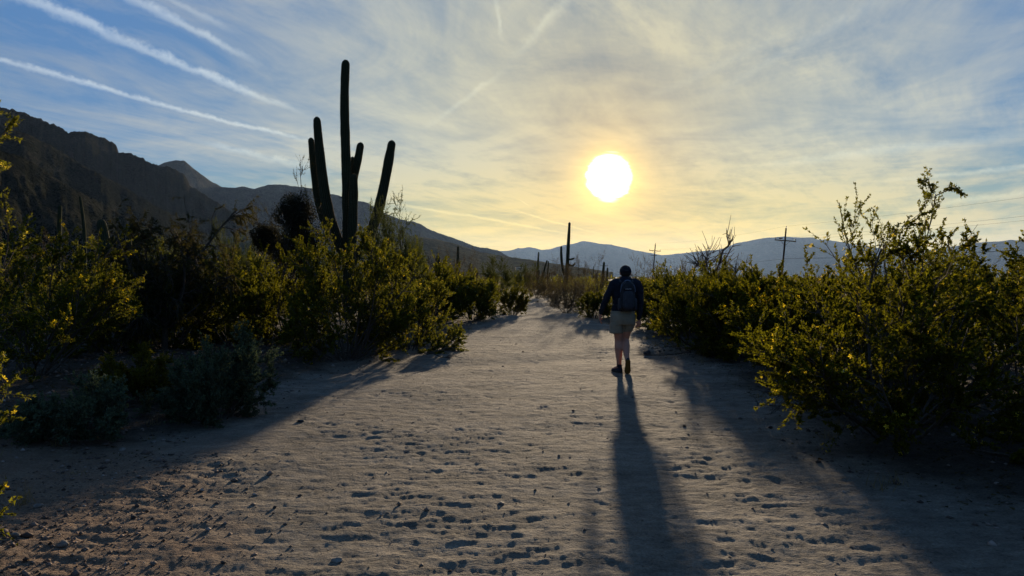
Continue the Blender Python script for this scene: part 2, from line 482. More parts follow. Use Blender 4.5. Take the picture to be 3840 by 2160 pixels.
def mountain(name, label, pts, Rc, rin, mat, n_az=320, n_t=56, power=1.7, gully=0.10, jag=2.0, jagf=0.03, seed=1, cliff=0.0, rvar=0.1, gf=10.0):
    pts = np.array(pts, float)
    px = np.linspace(pts[0, 0], pts[-1, 0], n_az)
    py = np.interp(px, pts[:, 0], pts[:, 1]) + jag * fbm(px * jagf, px * 0 + seed * 3.3, 5, seed, 0.6)
    tanx = (px - CX) / F; tc = (HY - py) / F            # slopes against depth
    az = np.arctan(tanx); tel = tc * np.cos(az)
    rc = Rc * (1 + rvar * perlin(px * 0.004, px * 0, seed + 50))
    t_f = np.linspace(0, 1, n_t); t_b = np.linspace(0, 1, 10)[1:]
    rows = []
    for t in t_f:
        g = t ** power
        if cliff: g = g * (1 - cliff) + cliff * sstep(t, 0.84, 0.93) * (0.75 + 0.25 * t)
        nz_ = fbm(px * 0.0006 * gf + t * 3.0, px * 0.0004 * gf - t * 1.6, 5, seed + 9, 0.5)
        rg = rin + (1 - rin) * t
        r = rc * (rg + gully * nz_ * (np.sin(math.pi * min(t * 1.02, 1.0)) ** 0.7))
        e = tel * g
        z = CAM_H + r * e - (1 - t) * CAM_H - (1 - t) ** 3 * 4.0
        if t == 0: z = z * 0 - 6.0
        rows.append(np.stack([r * np.sin(az), r * np.cos(az), z], -1))
    top = CAM_H + rc * tel
    for t in t_b:
        r = rc * (1 + 0.35 * t); z = top * (1 - t ** 0.9) - 6 * t - 2
        rows.append(np.stack([r * np.sin(az), r * np.cos(az), z], -1))
    V = np.stack(rows); nr, na = V.shape[:2]
    i = np.arange(nr - 1)[:, None] * na; j = np.arange(na - 1)[None, :]
    F4 = np.stack([i + j, i + j + 1, i + na + j + 1, i + na + j], -1).reshape(-1, 4)
    link(name, mesh_np(name, V.reshape(-1, 3), F4[:, ::-1], mat, True), kind='structure', label=label)

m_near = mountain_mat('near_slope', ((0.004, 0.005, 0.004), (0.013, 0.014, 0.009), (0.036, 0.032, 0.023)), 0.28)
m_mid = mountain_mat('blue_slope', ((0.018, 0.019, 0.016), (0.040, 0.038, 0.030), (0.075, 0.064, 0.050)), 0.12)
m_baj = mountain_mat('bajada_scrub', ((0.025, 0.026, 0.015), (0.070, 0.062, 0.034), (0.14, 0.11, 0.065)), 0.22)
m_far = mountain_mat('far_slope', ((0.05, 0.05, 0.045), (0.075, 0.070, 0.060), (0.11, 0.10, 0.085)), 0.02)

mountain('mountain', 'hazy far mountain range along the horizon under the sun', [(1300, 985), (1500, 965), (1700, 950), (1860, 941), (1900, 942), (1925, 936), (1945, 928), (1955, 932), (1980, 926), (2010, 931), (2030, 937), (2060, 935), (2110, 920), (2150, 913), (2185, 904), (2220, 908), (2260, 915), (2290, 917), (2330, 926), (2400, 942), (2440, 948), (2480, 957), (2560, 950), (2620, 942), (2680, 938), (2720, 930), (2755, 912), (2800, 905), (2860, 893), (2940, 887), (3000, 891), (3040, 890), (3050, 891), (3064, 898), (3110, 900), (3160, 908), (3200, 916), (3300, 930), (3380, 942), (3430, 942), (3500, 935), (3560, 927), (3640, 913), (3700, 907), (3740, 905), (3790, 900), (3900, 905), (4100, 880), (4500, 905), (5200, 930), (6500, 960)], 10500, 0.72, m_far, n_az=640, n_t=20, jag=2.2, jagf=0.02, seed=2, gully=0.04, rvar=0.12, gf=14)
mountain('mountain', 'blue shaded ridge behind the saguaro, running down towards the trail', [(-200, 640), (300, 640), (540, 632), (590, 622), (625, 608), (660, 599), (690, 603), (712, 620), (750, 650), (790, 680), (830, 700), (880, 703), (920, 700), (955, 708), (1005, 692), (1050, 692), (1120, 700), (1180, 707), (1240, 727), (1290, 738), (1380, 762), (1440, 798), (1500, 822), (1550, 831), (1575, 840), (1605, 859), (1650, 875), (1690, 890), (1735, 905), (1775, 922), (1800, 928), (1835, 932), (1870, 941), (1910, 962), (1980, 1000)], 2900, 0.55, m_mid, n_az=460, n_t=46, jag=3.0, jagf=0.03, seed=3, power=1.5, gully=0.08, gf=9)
mountain('hill', 'low scrub covered slope descending from the ridge to the flat', [(200, 800), (900, 840), (1250, 860), (1400, 872), (1580, 888), (1650, 900), (1720, 918), (1800, 945), (1870, 957), (1950, 968), (2050, 984), (2150, 999), (2300, 1020)], 1300, 0.3, m_baj, n_az=300, n_t=36, jag=3.0, jagf=0.06, seed=4, power=1.15, gully=0.05, gf=12)
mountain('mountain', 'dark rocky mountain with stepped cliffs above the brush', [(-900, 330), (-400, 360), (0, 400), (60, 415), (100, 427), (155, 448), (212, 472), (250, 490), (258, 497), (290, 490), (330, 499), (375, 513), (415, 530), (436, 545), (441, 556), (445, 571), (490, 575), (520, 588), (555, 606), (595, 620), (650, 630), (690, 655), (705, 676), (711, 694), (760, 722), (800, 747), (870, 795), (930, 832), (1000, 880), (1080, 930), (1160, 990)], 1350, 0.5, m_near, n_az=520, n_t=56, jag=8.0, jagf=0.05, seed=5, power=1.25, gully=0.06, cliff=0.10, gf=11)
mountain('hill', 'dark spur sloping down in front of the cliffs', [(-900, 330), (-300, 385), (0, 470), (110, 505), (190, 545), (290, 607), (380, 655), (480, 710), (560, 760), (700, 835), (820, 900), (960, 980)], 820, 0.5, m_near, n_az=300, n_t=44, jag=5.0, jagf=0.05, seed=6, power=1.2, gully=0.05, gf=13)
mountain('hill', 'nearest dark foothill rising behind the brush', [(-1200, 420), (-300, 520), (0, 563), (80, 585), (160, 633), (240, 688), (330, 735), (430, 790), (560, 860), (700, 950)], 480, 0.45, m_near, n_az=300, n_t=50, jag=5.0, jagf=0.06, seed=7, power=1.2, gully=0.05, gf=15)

def haze():
    S, top, bot = 17500.0, 900.0, -8.0
    v = [(sx * S, sy * S, z) for z in (bot, top) for sx, sy in ((-1, -1), (1, -1), (1, 1), (-1, 1))]
    f = np.array([[3, 2, 1, 0], [4, 5, 6, 7], [0, 1, 5, 4], [1, 2, 6, 5], [2, 3, 7, 6], [3, 0, 4, 7]])
    m = bpy.data.materials.new('air'); m.use_nodes = True; t = m.node_tree
    for n in list(t.nodes): t.nodes.remove(n)
    out = t.nodes.new('ShaderNodeOutputMaterial'); pv = t.nodes.new('ShaderNodeVolumePrincipled')
    pv.inputs['Color'].default_value = (0.40, 0.61, 1.0, 1); pv.inputs['Density'].default_value = HAZE_DENSITY
    pv.inputs['Anisotropy'].default_value = 0.40
    t.links.new(pv.outputs[0], out.inputs['Volume'])
    m.cycles.homogeneous_volume = True if hasattr(m.cycles, 'homogeneous_volume') else False
    o = link('haze', mesh_np('haze', np.array(v), f, m), kind='stuff', label='thin morning haze over the whole valley')
haze()

# ------------------------------------------------------------------ plant builder
def unit(v): return v / np.maximum(np.linalg.norm(v, axis=-1, keepdims=True), 1e-9)

def tubes(P, R, sides=4, cap=False):
    """P (n,k,3) polylines, R (n,k) radii -> verts, quads"""
    n, k, _ = P.shape
    T = np.gradient(P, axis=1); T = unit(T)
    ref = np.where(np.abs(T[..., 2:3]) > 0.85, np.array([1.0, 0, 0]), np.array([0, 0, 1.0]))
    U = unit(np.cross(T, ref)); W = np.cross(T, U)
    a = np.arange(sides) * 2 * np.pi / sides
    V = P[:, :, None, :] + R[:, :, None, None] * (np.cos(a)[None, None, :, None] * U[:, :, None, :] + np.sin(a)[None, None, :, None] * W[:, :, None, :])
    b = (np.arange(n)[:, None, None] * k + np.arange(k - 1)[None, :, None]) * sides
    s = np.arange(sides)[None, None, :]; s2 = (s + 1) % sides
    Q = np.stack([b + s, b + s2, b + sides + s2, b + sides + s], -1).reshape(-1, 4)
    return V.reshape(-1, 3), Q

class MB:
    def __init__(s): s.v, s.f, s.n = [], {3: [], 4: []}, 0
    def add(s, v, f):
        f = np.asarray(f); v = np.asarray(v, float).reshape(-1, 3)
        s.f[f.shape[1]].append(f + s.n); s.v.append(v); s.n += len(v); return s
    def mesh(s, name, mat, smooth=False):
        return mesh_np(name, np.concatenate(s.v), [np.concatenate(q) for q in s.f.values() if q], mat, smooth)

def grow(rng, P0, D0, L, k, up, wob):
    """n curved shoots of k points from P0 along D0; `up` bends them upward (negative: droop)"""
    n = len(P0); D = D0.copy(); P = [P0]; step = (L / (k - 1))[:, None]
    up = np.broadcast_to(np.asarray(up, float), (n,))[:, None]
    for i in range(k - 1):
        D = unit(D + rng.normal(0, wob, (n, 3)) + np.array([0, 0, 1.0]) * up / (k - 1))
        P.append(P[-1] + D * step)
    return np.stack(P, 1)

def along(P, idx, t):
    """points and tangents on polylines P[idx] at parameter t"""
    k = P.shape[1]; u = np.clip(t, 0, 0.9999) * (k - 1); i = u.astype(int); f = (u - i)[:, None]
    a, b = P[idx, i], P[idx, i + 1]
    return a + (b - a) * f, unit(b - a)

def fork(rng, T, ang):
    r = rng.normal(size=T.shape); p = unit(r - (r * T).sum(-1, keepdims=True) * T)
    return unit(T * np.cos(ang)[:, None] + p * np.sin(ang)[:, None])

def blades(rng, pos, d, ln, wd):
    """flat leaf rhombs"""
    n = len(pos); s = unit(np.cross(d, rng.normal(size=(n, 3))))
    ln = ln[:, None]; wd = wd[:, None]
    V = np.stack([pos - s * wd * 0.5, pos + s * wd * 0.5 + d * ln * 0.12, pos + d * ln], 1).reshape(-1, 3)
    return V, np.arange(n * 3).reshape(-1, 3)

def blossoms(rng, pos, size, petals=5):
    n = len(pos); nrm = unit(rng.normal(size=(n, 3)) + np.array([0, 0, 0.5])); u = unit(np.cross(nrm, rng.normal(size=(n, 3)))); w = np.cross(nrm, u)
    V, Q = [], []
    sz = size[:, None]
    for p in range(petals):
        a = 2 * np.pi * p / petals
        def at(r, da, lift): return pos + sz * (r * (np.cos(a + da) * u + np.sin(a + da) * w) + lift * nrm)
        V.append(np.stack([pos, at(0.36, -0.42, 0.10), at(0.56, 0.0, 0.20), at(0.36, 0.42, 0.10)], 1))
    V = np.stack(V, 1).reshape(-1, 3)
    return V, np.arange(n * petals * 4).reshape(-1, 4)

LEAF_MULT = 2.15
def plant(seed, H, R, stems=14, tilt=(6, 58), s_up=0.25, base_r=0.14, n1=7, n2=6, l1=0.42, l2=0.26, leaves=20, ll=0.03, lw=0.014, spread=0.9, droop=0.0,
          flowers=0, fsize=0.034, fpetals=5, stem_r=0.014, t1=(0.28, 1.0), wob=0.14, twig_up=0.25, trunk=0.0, leaf_t=(0.15, 1.0), bare=0.0, inner=0.0, outer_dense=0.0, low=0):
    """returns raw arrays for one plant of height H and radius R (metres)"""
    rng = np.random.default_rng(seed)
    az = np.arange(stems) * 2.399 + rng.uniform(0, 6.28) + rng.normal(0, 0.35, stems)
    th = np.radians(tilt[0] + (tilt[1] - tilt[0]) * np.sqrt(rng.random(stems)))
    if low: th[:low] = np.radians(rng.uniform(66, 84, low))
    D0 = np.stack([np.sin(th) * np.cos(az), np.sin(th) * np.sin(az), np.cos(th)], -1)
    L0 = 1 / np.sqrt((np.sin(th) / R) ** 2 + (np.cos(th) / H) ** 2) * rng.uniform(0.72, 1.04, stems) * 0.92
    P0 = np.stack([np.cos(az), np.sin(az), np.zeros(stems)], -1) * (rng.random(stems) ** 0.5 * base_r)[:, None]
    P0[:, 2] = trunk - 0.05
    L0 = np.maximum(L0 - trunk * np.cos(th), 0.3 * R)
    S = grow(rng, P0, D0, L0, 8, s_up, wob)
    # keep the shoots above the soil
    S[..., 2] = np.maximum(S[..., 2], np.linspace(-0.03, 0.10, 8)[None, :])
    W = MB()
    W.add(*tubes(S, stem_r * np.linspace(1.0, 0.42, 8)[None, :] * rng.uniform(0.7, 1.25, stems)[:, None], 5))
    if trunk > 0.1:
        tp = np.array([[[0, 0, -0.1], [0.02, 0.01, trunk * 0.5], [0, 0.02, trunk + 0.04]]]); W.add(*tubes(tp, np.array([[stem_r * 2.6, stem_r * 2.1, stem_r * 1.9]]), 8))
    i1 = np.repeat(np.arange(stems), n1); t = t1[0] + (t1[1] - t1[0]) * rng.random(len(i1)); 
    p, tg = along(S, i1, t)
    B = grow(rng, p, fork(rng, tg, rng.uniform(0.35, 1.0, len(i1))), L0[i1] * l1 * (1.12 - 0.62 * t) * rng.uniform(0.6, 1.25, len(i1)), 4, twig_up, wob)
    B[..., 2] = np.maximum(B[..., 2], 0.03)
    W.add(*tubes(B, stem_r * 0.42 * np.linspace(1, 0.45, 4)[None, :] * rng.uniform(0.7, 1.2, len(B))[:, None], 3))
    i2 = np.repeat(np.arange(len(B)), n2); t = 0.15 + 0.85 * rng.random(len(i2))
    p, tg = along(B, i2, t)
    C = grow(rng, p, fork(rng, tg, rng.uniform(0.25, 0.95, len(i2))), l2 * rng.uniform(0.45, 1.2, len(i2)), 3, twig_up * 0.6 - droop, wob)
    C[..., 2] = np.maximum(C[..., 2], 0.02)
    W.add(*tubes(C, stem_r * 0.2 * np.linspace(1, 0.5, 3)[None, :] * np.ones((len(C), 1)), 3))
    # bring the grown plant to the asked height and radius
    tip = C[:, -1]
    fz = H / np.percentile(tip[:, 2], 99.6); fr = R / np.percentile(np.hypot(tip[:, 0], tip[:, 1]), 97)
    k3 = np.array([fr, fr, fz]); C = C * k3; ks = float(np.cbrt(fr * fr * fz))
    W.v = [v * k3 for v in W.v]
    out = {'branches': W}
    keep = rng.random(len(C)) >= bare
    if inner: # leaves thin out towards the heart of the plant
        q = np.sqrt((C[:, -1, 0] / R) ** 2 + (C[:, -1, 1] / R) ** 2 + (C[:, -1, 2] / H) ** 2)
        keep &= rng.random(len(C)) < np.clip(1 - inner + inner * q / 0.7, 0, 1)
    idx = np.where(keep)[0]
    if leaves and len(idx):
        dens = rng.uniform(0.35, 1.5, len(idx))
        cnt = np.maximum((leaves * dens * LEAF_MULT).astype(int), 1); il = np.repeat(idx, cnt)
        t = leaf_t[0] + (leaf_t[1] - leaf_t[0]) * rng.random(len(il))
        p, tg = along(C, il, t)
        d = unit(tg + rng.normal(0, spread, tg.shape) - np.array([0, 0, droop * 1.2]))
        m = MB(); m.add(*blades(rng, p + rng.normal(0, 0.006, p.shape), d, ll * rng.uniform(0.6, 1.35, len(il)), lw * rng.uniform(0.7, 1.3, len(il))))
        out['foliage'] = m
    if flowers:
        pick = rng.choice(idx, min(flowers, len(idx) * 4), replace=True)
        hz = C[pick, -1, 2] / H + rng.normal(0, .25, len(pick))
        cl = perlin(C[pick, -1, 0] * 2.2, C[pick, -1, 2] * 2.2 + C[pick, -1, 1] * 1.7, seed)
        pick = pick[(cl > -0.12)]
        p, _ = along(C, pick, 0.55 + 0.45 * rng.random(len(pick)))
        m = MB(); m.add(*blossoms(rng, p + rng.normal(0, 0.012, p.shape), fsize * rng.uniform(0.7, 1.25, len(p)), fpetals)); out['blossom'] = m
    return out

# materials of the plants
M_BARK = plain_mat('grey_bark', (0.045, 0.036, 0.028), (0.11, 0.09, 0.072), 30, 0.9, 0.1)
M_DEAD = plain_mat('dead_wood', (0.05, 0.038, 0.03), (0.12, 0.095, 0.075), 25, 0.9, 0.1)
M_GREENBARK = plain_mat('green_bark', (0.05, 0.055, 0.02), (0.10, 0.10, 0.04), 20, 0.8, 0.1)
M_CREO = leaf_mat('creosote_leaf', [(0.0, (0.014, 0.019, 0.003)), (0.45, (0.034, 0.041, 0.005)), (0.8, (0.066, 0.070, 0.008)), (1.0, (0.12, 0.108, 0.012))], 0.43, (0.25, 0.235, 0.010))
M_BURS = leaf_mat('bursage_leaf', [(0.0, (0.030, 0.048, 0.032)), (0.5, (0.066, 0.094, 0.060)), (1.0, (0.115, 0.140, 0.078))], 0.28, (0.12, 0.16, 0.06))
M_YELL = leaf_mat('yellow_green_leaf', [(0.0, (0.026, 0.032, 0.005)), (0.5, (0.068, 0.070, 0.010)), (1.0, (0.13, 0.112, 0.016))], 0.34, (0.20, 0.18, 0.016))
M_PALO = leaf_mat('palo_verde_leaf', [(0.0, (0.016, 0.022, 0.007)), (0.5, (0.034, 0.043, 0.012)), (1.0, (0.060, 0.068, 0.020))], 0.35, (0.15, 0.165, 0.03))
M_MESQ = leaf_mat('mesquite_leaf', [(0.0, (0.009, 0.011, 0.004)), (0.5, (0.020, 0.022, 0.007)), (1.0, (0.055, 0.048, 0.013))], 0.33, (0.14, 0.115, 0.018))
M_DRY = leaf_mat('dry_brush_leaf', [(0.0, (0.022, 0.018, 0.011)), (0.5, (0.042, 0.034, 0.019)), (1.0, (0.075, 0.060, 0.030))], 0.35, (0.18, 0.135, 0.045))
M_MIST = leaf_mat('mistletoe_leaf', [(0.0, (0.008, 0.008, 0.005)), (0.6, (0.018, 0.017, 0.009)), (1.0, (0.035, 0.030, 0.015))], 0.15, (0.06, 0.05, 0.02))
M_FLOW = leaf_mat('yellow_petal', [(0.0, (0.50, 0.31, 0.006)), (0.55, (0.66, 0.46, 0.010)), (0.88, (0.72, 0.54, 0.02)), (0.94, (0.36, 0.35, 0.22)), (1.0, (0.42, 0.40, 0.28))], 0.45, (0.80, 0.56, 0.012))

KINDS = {
    'creosote': dict(mats=(M_BARK, M_CREO, M_FLOW)),
    'bursage': dict(mats=(M_BARK, M_BURS, M_FLOW)),
    'yellow': dict(mats=(M_BARK, M_YELL, M_FLOW)),
    'palo': dict(mats=(M_GREENBARK, M_PALO, M_FLOW)),
    'mesquite': dict(mats=(M_BARK, M_MESQ, M_FLOW)),
    'brush': dict(mats=(M_DEAD, M_DRY, M_FLOW)),
    'dead': dict(mats=(M_DEAD, M_DRY, M_FLOW)),
}
def meshes(kind, arrs):
    w, l, f = KINDS[kind]['mats']
    return {k: arrs[k].mesh(k, {'branches': w, 'foliage': l, 'blossom': f}[k]) for k in arrs}

def G(px, D):
    x = (px - CX) / F * D
    return (x, D, float(gh_macro(x, D)))

def put(ms, name, label, cat, px, D, scale=1.0, rotz=0.0, group=None, dz=0.0):
    s = scale if isinstance(scale, tuple) else (scale,) * 3
    x, y, z = G(px, D)
    r = thing(name, label, cat, (x, y, z + dz), rotz, s, group)
    for k, me in ms.items():
        link(k, me, r, kind='stuff' if k in ('foliage', 'blossom') else None)
    return r

# ---- creosote: one mesh set for each near bush, shared variants for the rest
CREO = dict(fsize=0.044, stems=19, n1=8, n2=8, l2=0.22, twig_up=0.15, leaves=18, ll=0.035, lw=0.025, spread=0.9, flowers=900, fpetals=3, inner=0.35)
def creo(seed, H, R, **kw):
    d = dict(CREO); d.update(kw)
    return plant(seed, H, R, **d)

GB = 'creosote bushes beside the trail'
# right of the trail, nearest first
put(meshes('creosote', creo(101, 2.02, 1.6, fpetals=5, fsize=0.034, stems=26, n1=11, n2=8, leaves=19, ll=0.031, lw=0.022, flowers=1700, tilt=(4, 66), low=7, stem_r=0.016)),
    'creosote_bush', 'large dark creosote bush with yellow flowers, nearest to the camera at the trail edge', 'bush', 3360, 6.5, 1.0, 0.4, GB)
put(meshes('creosote', creo(102, 2.62, 0.9, stems=9, n1=6, n2=7, leaves=12, ll=0.031, lw=0.022, flowers=250, tilt=(2, 22), t1=(0.45, 1.0), stem_r=0.013, l1=0.30)),
    'creosote_bush', 'tall leggy creosote with two feathery tops against the sky', 'bush', 3400, 8.0, 1.0, 1.0, GB)
put(meshes('creosote', creo(103, 2.1, 1.35, stems=18, n1=9, n2=7, leaves=18, flowers=900)),
    'creosote_bush', 'dense creosote bush cut by the edge of the picture beside the leggy one', 'bush', 3790, 8.3, 1.0, 2.0, GB)
put(meshes('creosote', creo(104, 1.68, 1.3, stems=20, n1=9, n2=8, leaves=19, flowers=1700, low=7)),
    'creosote_bush', 'broad creosote bush full of yellow flowers between the walker and the nearest bush', 'bush', 3020, 10.2, 1.0, 0.2, GB)
c105 = meshes('creosote', creo(105, 1.8, 1.4, stems=20, n1=9, n2=8, leaves=18, flowers=1600, low=7, ll=0.037, lw=0.027))
put(c105, 'creosote_bush', 'rounded creosote bush close to the right hand of the walker', 'bush', 2660, 14.4, 1.0, 0.0, GB)
put(c105, 'creosote_bush', 'creosote bush just behind the rounded one next to the walker', 'bush', 2600, 18.5, (1.1, 1.1, 0.98), 2.4, GB)
# left of the trail
put(meshes('creosote', creo(111, 2.6, 1.45, stems=24, n1=10, n2=8, leaves=18, flowers=1500, tilt=(3, 64), low=7, ll=0.037, lw=0.027)),
    'creosote_bush', 'big creosote bush with yellow flowers directly in front of the tall saguaro', 'bush', 1300, 13.1, 1.0, 0.9, GB)
put(meshes('creosote', creo(112, 2.05, 1.2, stems=18, n1=9, n2=8, leaves=17, flowers=1700, low=7, ll=0.037, lw=0.027)),
    'creosote_bush', 'flower covered creosote bush at the trail side of the big saguaro bush', 'bush', 1540, 15.2, 1.0, 0.3, GB)
put(meshes('creosote', creo(113, 3.2, 1.2, fpetals=5, fsize=0.034, stems=8, n1=8, n2=7, leaves=12, ll=0.031, lw=0.022, flowers=420, tilt=(3, 30), t1=(0.45, 1.0), l1=0.30)),
    'creosote_bush', 'tall creosote at the picture edge whose top stands above the dark mountain', 'bush', -290, 5.7, 1.0, 0.7, GB)
put(meshes('creosote', creo(114, 2.35, 1.6, stems=20, n1=9, n2=8, leaves=15, ll=0.035, lw=0.025, flowers=1700)),
    'creosote_bush', 'shaded creosote bush with scattered yellow flowers behind the low shrubs', 'bush', 130, 10.4, 1.0, 0.6, GB)
put(meshes('creosote', creo(115, 1.25, 0.85, fpetals=5, stems=12, n1=7, n2=6, leaves=16, ll=0.024, lw=0.015, flowers=520, fsize=0.034, tilt=(20, 75), s_up=0.1)),
    'creosote_bush', 'creosote bush at the picture edge with a few yellow flower sprigs hanging over the sand', 'bush', -640, 3.45, 1.0, 0.0, GB)

# shared creosote variants
V1 = meshes('creosote', creo(121, 2.2, 1.5, low=5, leaves=16, ll=0.045, lw=0.034, flowers=600))
V2 = meshes('creosote', creo(122, 1.7, 1.1, leaves=16, ll=0.046, lw=0.034, flowers=900, low=6))
V3 = meshes('creosote', creo(123, 2.0, 1.4, low=4, stems=14, leaves=14, ll=0.045, lw=0.034, flowers=200))
put(V3, 'creosote_bush', 'dark creosote bush in deep shade behind the flower speckled one', 'bush', 540, 16.5, (1.05, 1.05, 1.1), 0.0, GB)
put(V1, 'creosote_bush', 'dark creosote bush in front of the bristly palo verde', 'bush', 780, 18.0, (1.0, 1.0, 0.98), 1.1, GB)
put(V3, 'creosote_bush', 'dark creosote bush between the palo verde and the big saguaro bush', 'bush', 1010, 17.0, (1.0, 1.0, 0.92), 2.1, GB)
put(V1, 'creosote_bush', 'dim creosote bush at the foot of the dark hill', 'bush', 300, 19.5, (1.15, 1.15, 1.15), 3.0, GB)
put(V2, 'creosote_bush', 'creosote bush on the trail bend, larger of the two there', 'bush', 1775, 24.6, (1.12, 1.0, 1.03), 0.4, GB)
put(V2, 'creosote_bush', 'small round creosote bush on the trail bend where the trail narrows', 'bush', 1925, 28.5, (0.68, 0.68, 0.76), 2.2, GB)
put(V1, 'creosote_bush', 'creosote bush behind the larger bush on the trail bend', 'bush', 1690, 27.0, (0.9, 0.9, 0.95), 4.2, GB)
put(V2, 'creosote_bush', 'low bright creosote bush at the walker\'s left hand beyond the trail', 'bush', 2228, 26.5, (0.85, 0.8, 0.66), 1.0, GB)
put(V2, 'creosote_bush', 'creosote bush between the walker and the dead tree', 'bush', 2480, 22.0, (1.1, 1.1, 1.0), 3.6, GB)
put(V1, 'creosote_bush', 'creosote bush below the leaning power pole', 'bush', 2880, 16.0, (0.95, 0.95, 0.74), 5.2, GB)
put(V1, 'creosote_bush', 'creosote bush seen between the leggy creosote and the picture edge', 'bush', 3560, 12.5, (1.0, 1.0, 0.95), 0.8, GB)
put(V3, 'creosote_bush', 'creosote bush with a tall spray to the side of the power pole', 'bush', 3120, 13.0, (0.8, 0.8, 0.95), 2.8, GB)

for (lab, ms, px, D, sc, rz) in (
    ('dark creosote bush filling the gap behind the sprawling low shrub', V1, 640, 14.6, (0.95, 0.95, 0.92), 0.2),
    ('dark creosote bush behind the rounded low shrub', V3, 880, 14.8, (1.0, 1.0, 0.9), 1.2),
    ('dark creosote bush touching the flank of the big saguaro bush', V1, 1090, 15.6, (0.9, 0.9, 1.02), 2.2),
    ('dim creosote bush under the drooping mesquite', V3, 420, 13.2, (0.95, 0.95, 0.8), 3.3),
    ('dim creosote bush far back under the bristly palo verde', V1, 960, 22.5, (1.2, 1.2, 1.08), 4.3),
    ('dim creosote bush far back below the dark spur', V3, 700, 22.0, (1.3, 1.3, 1.25), 5.3),
    ('dim creosote bush far back behind the pale domed saguaro', V1, 450, 24.0, (1.3, 1.3, 1.3), 0.6),
    ('creosote bush behind the feathery palo verde', V2, 1610, 23.0, (1.15, 1.15, 1.25), 1.6),
    ('creosote bush filling the space under the leggy creosote', V1, 3300, 9.6, (0.85, 0.85, 0.82), 2.6),
    ('creosote bush behind the broad flowering one', V2, 2800, 13.0, (1.15, 1.15, 1.0), 3.1),
    ('creosote bush behind the edge bush, under the thick cable', V3, 3800, 11.5, (1.1, 1.1, 1.08), 4.1),
    ('creosote bush back of the walker\'s far hand', V2, 2720, 18.0, (1.2, 1.2, 1.1), 5.4)):
    put(ms, 'creosote_bush', lab, 'bush', px, D, sc, rz, GB)

# ---- low shrubs in the shade at the left
put(meshes('bursage', plant(131, 0.92, 0.62, stems=34, tilt=(4, 72), n1=8, n2=7, leaves=15, ll=0.026, lw=0.016, l1=0.36, l2=0.13, stem_r=0.007, s_up=0.1, inner=0.5)),
    'low_shrub', 'rounded dark green low shrub, largest of those on the sand edge', 'shrub', 815, 7.8, 1.1, 0.0, 'low shrubs on the sand edge')
put(meshes('yellow', plant(132, 0.66, 0.50, stems=26, tilt=(4, 70), n1=7, n2=6, leaves=13, ll=0.026, lw=0.016, l1=0.36, l2=0.12, stem_r=0.006, s_up=0.1, inner=0.5)),
    'low_shrub', 'yellowish green low shrub beside the rounded dark one', 'shrub', 500, 8.3, 1.0, 0.0, 'low shrubs on the sand edge')
put(meshes('bursage', plant(133, 0.64, 0.66, stems=30, tilt=(10, 78), n1=7, n2=6, leaves=11, ll=0.031, lw=0.022, l1=0.40, l2=0.14, stem_r=0.006, s_up=0.1, inner=0.5)),
    'low_shrub', 'loose sprawling dark low shrub nearest the hanging flower sprigs', 'shrub', 265, 6.7, 0.92, 0.0, 'low shrubs on the sand edge')
put(meshes('creosote', creo(134, 0.75, 0.22, stems=4, n1=5, n2=4, leaves=8, flowers=0, tilt=(3, 25), stem_r=0.005, l2=0.10)),
    'creosote_sprig', 'thin upright young creosote sprig on the shaded stony ground', 'plant', 240, 11.0, 1.0)

# ---- trees and tall shrubs behind
pv = meshes('palo', plant(141, 3.6, 1.35, stems=26, tilt=(2, 42), n1=9, n2=8, leaves=9, ll=0.09, lw=0.010, spread=0.35, l1=0.4, l2=0.34, stem_r=0.018, trunk=0.5, twig_up=0.8, s_up=0.5))
put(pv, 'palo_verde_tree', 'bristly yellow green palo verde between the dark hill and the saguaro', 'tree', 885, 26.0, 1.0, 0.0, 'trees and tall shrubs behind the bushes')
put(meshes('palo', plant(142, 3.7, 1.45, stems=22, tilt=(4, 62), n1=10, n2=9, leaves=12, ll=0.055, lw=0.014, spread=0.7, l1=0.45, l2=0.34, stem_r=0.022, trunk=0.4, droop=0.25, wob=0.2)),
    'palo_verde_tree', 'feathery green palo verde at the foot of the outermost saguaro arm', 'tree', 1480, 19.3, 1.0, 0.0, 'trees and tall shrubs behind the bushes')
put(meshes('mesquite', plant(143, 2.95, 1.5, stems=16, tilt=(6, 60), n1=10, n2=8, leaves=13, ll=0.085, lw=0.016, spread=0.45, droop=0.7, l1=0.5, l2=0.28, stem_r=0.026, trunk=0.35, wob=0.24, twig_up=0.0)),
    'mesquite_tree', 'dark mesquite with drooping feathery leaves in front of the hill', 'tree', 615, 14.0, 1.0, 0.0, 'trees and tall shrubs behind the bushes')
dk = plant(144, 5.35, 1.2, stems=20, tilt=(2, 26), n1=12, n2=7, leaves=4, ll=0.06, lw=0.02, l1=0.30, l2=0.42, stem_r=0.030, trunk=0.9, wob=0.18, bare=0.25, t1=(0.35, 1.0))
rt = put(meshes('mesquite', dk), 'mesquite_tree', 'thin wispy tree with a black mistletoe clump beside the tall saguaro', 'tree', 1090, 22.0, 1.0, 0.0, 'trees and tall shrubs behind the bushes')
rg = np.random.default_rng(7)
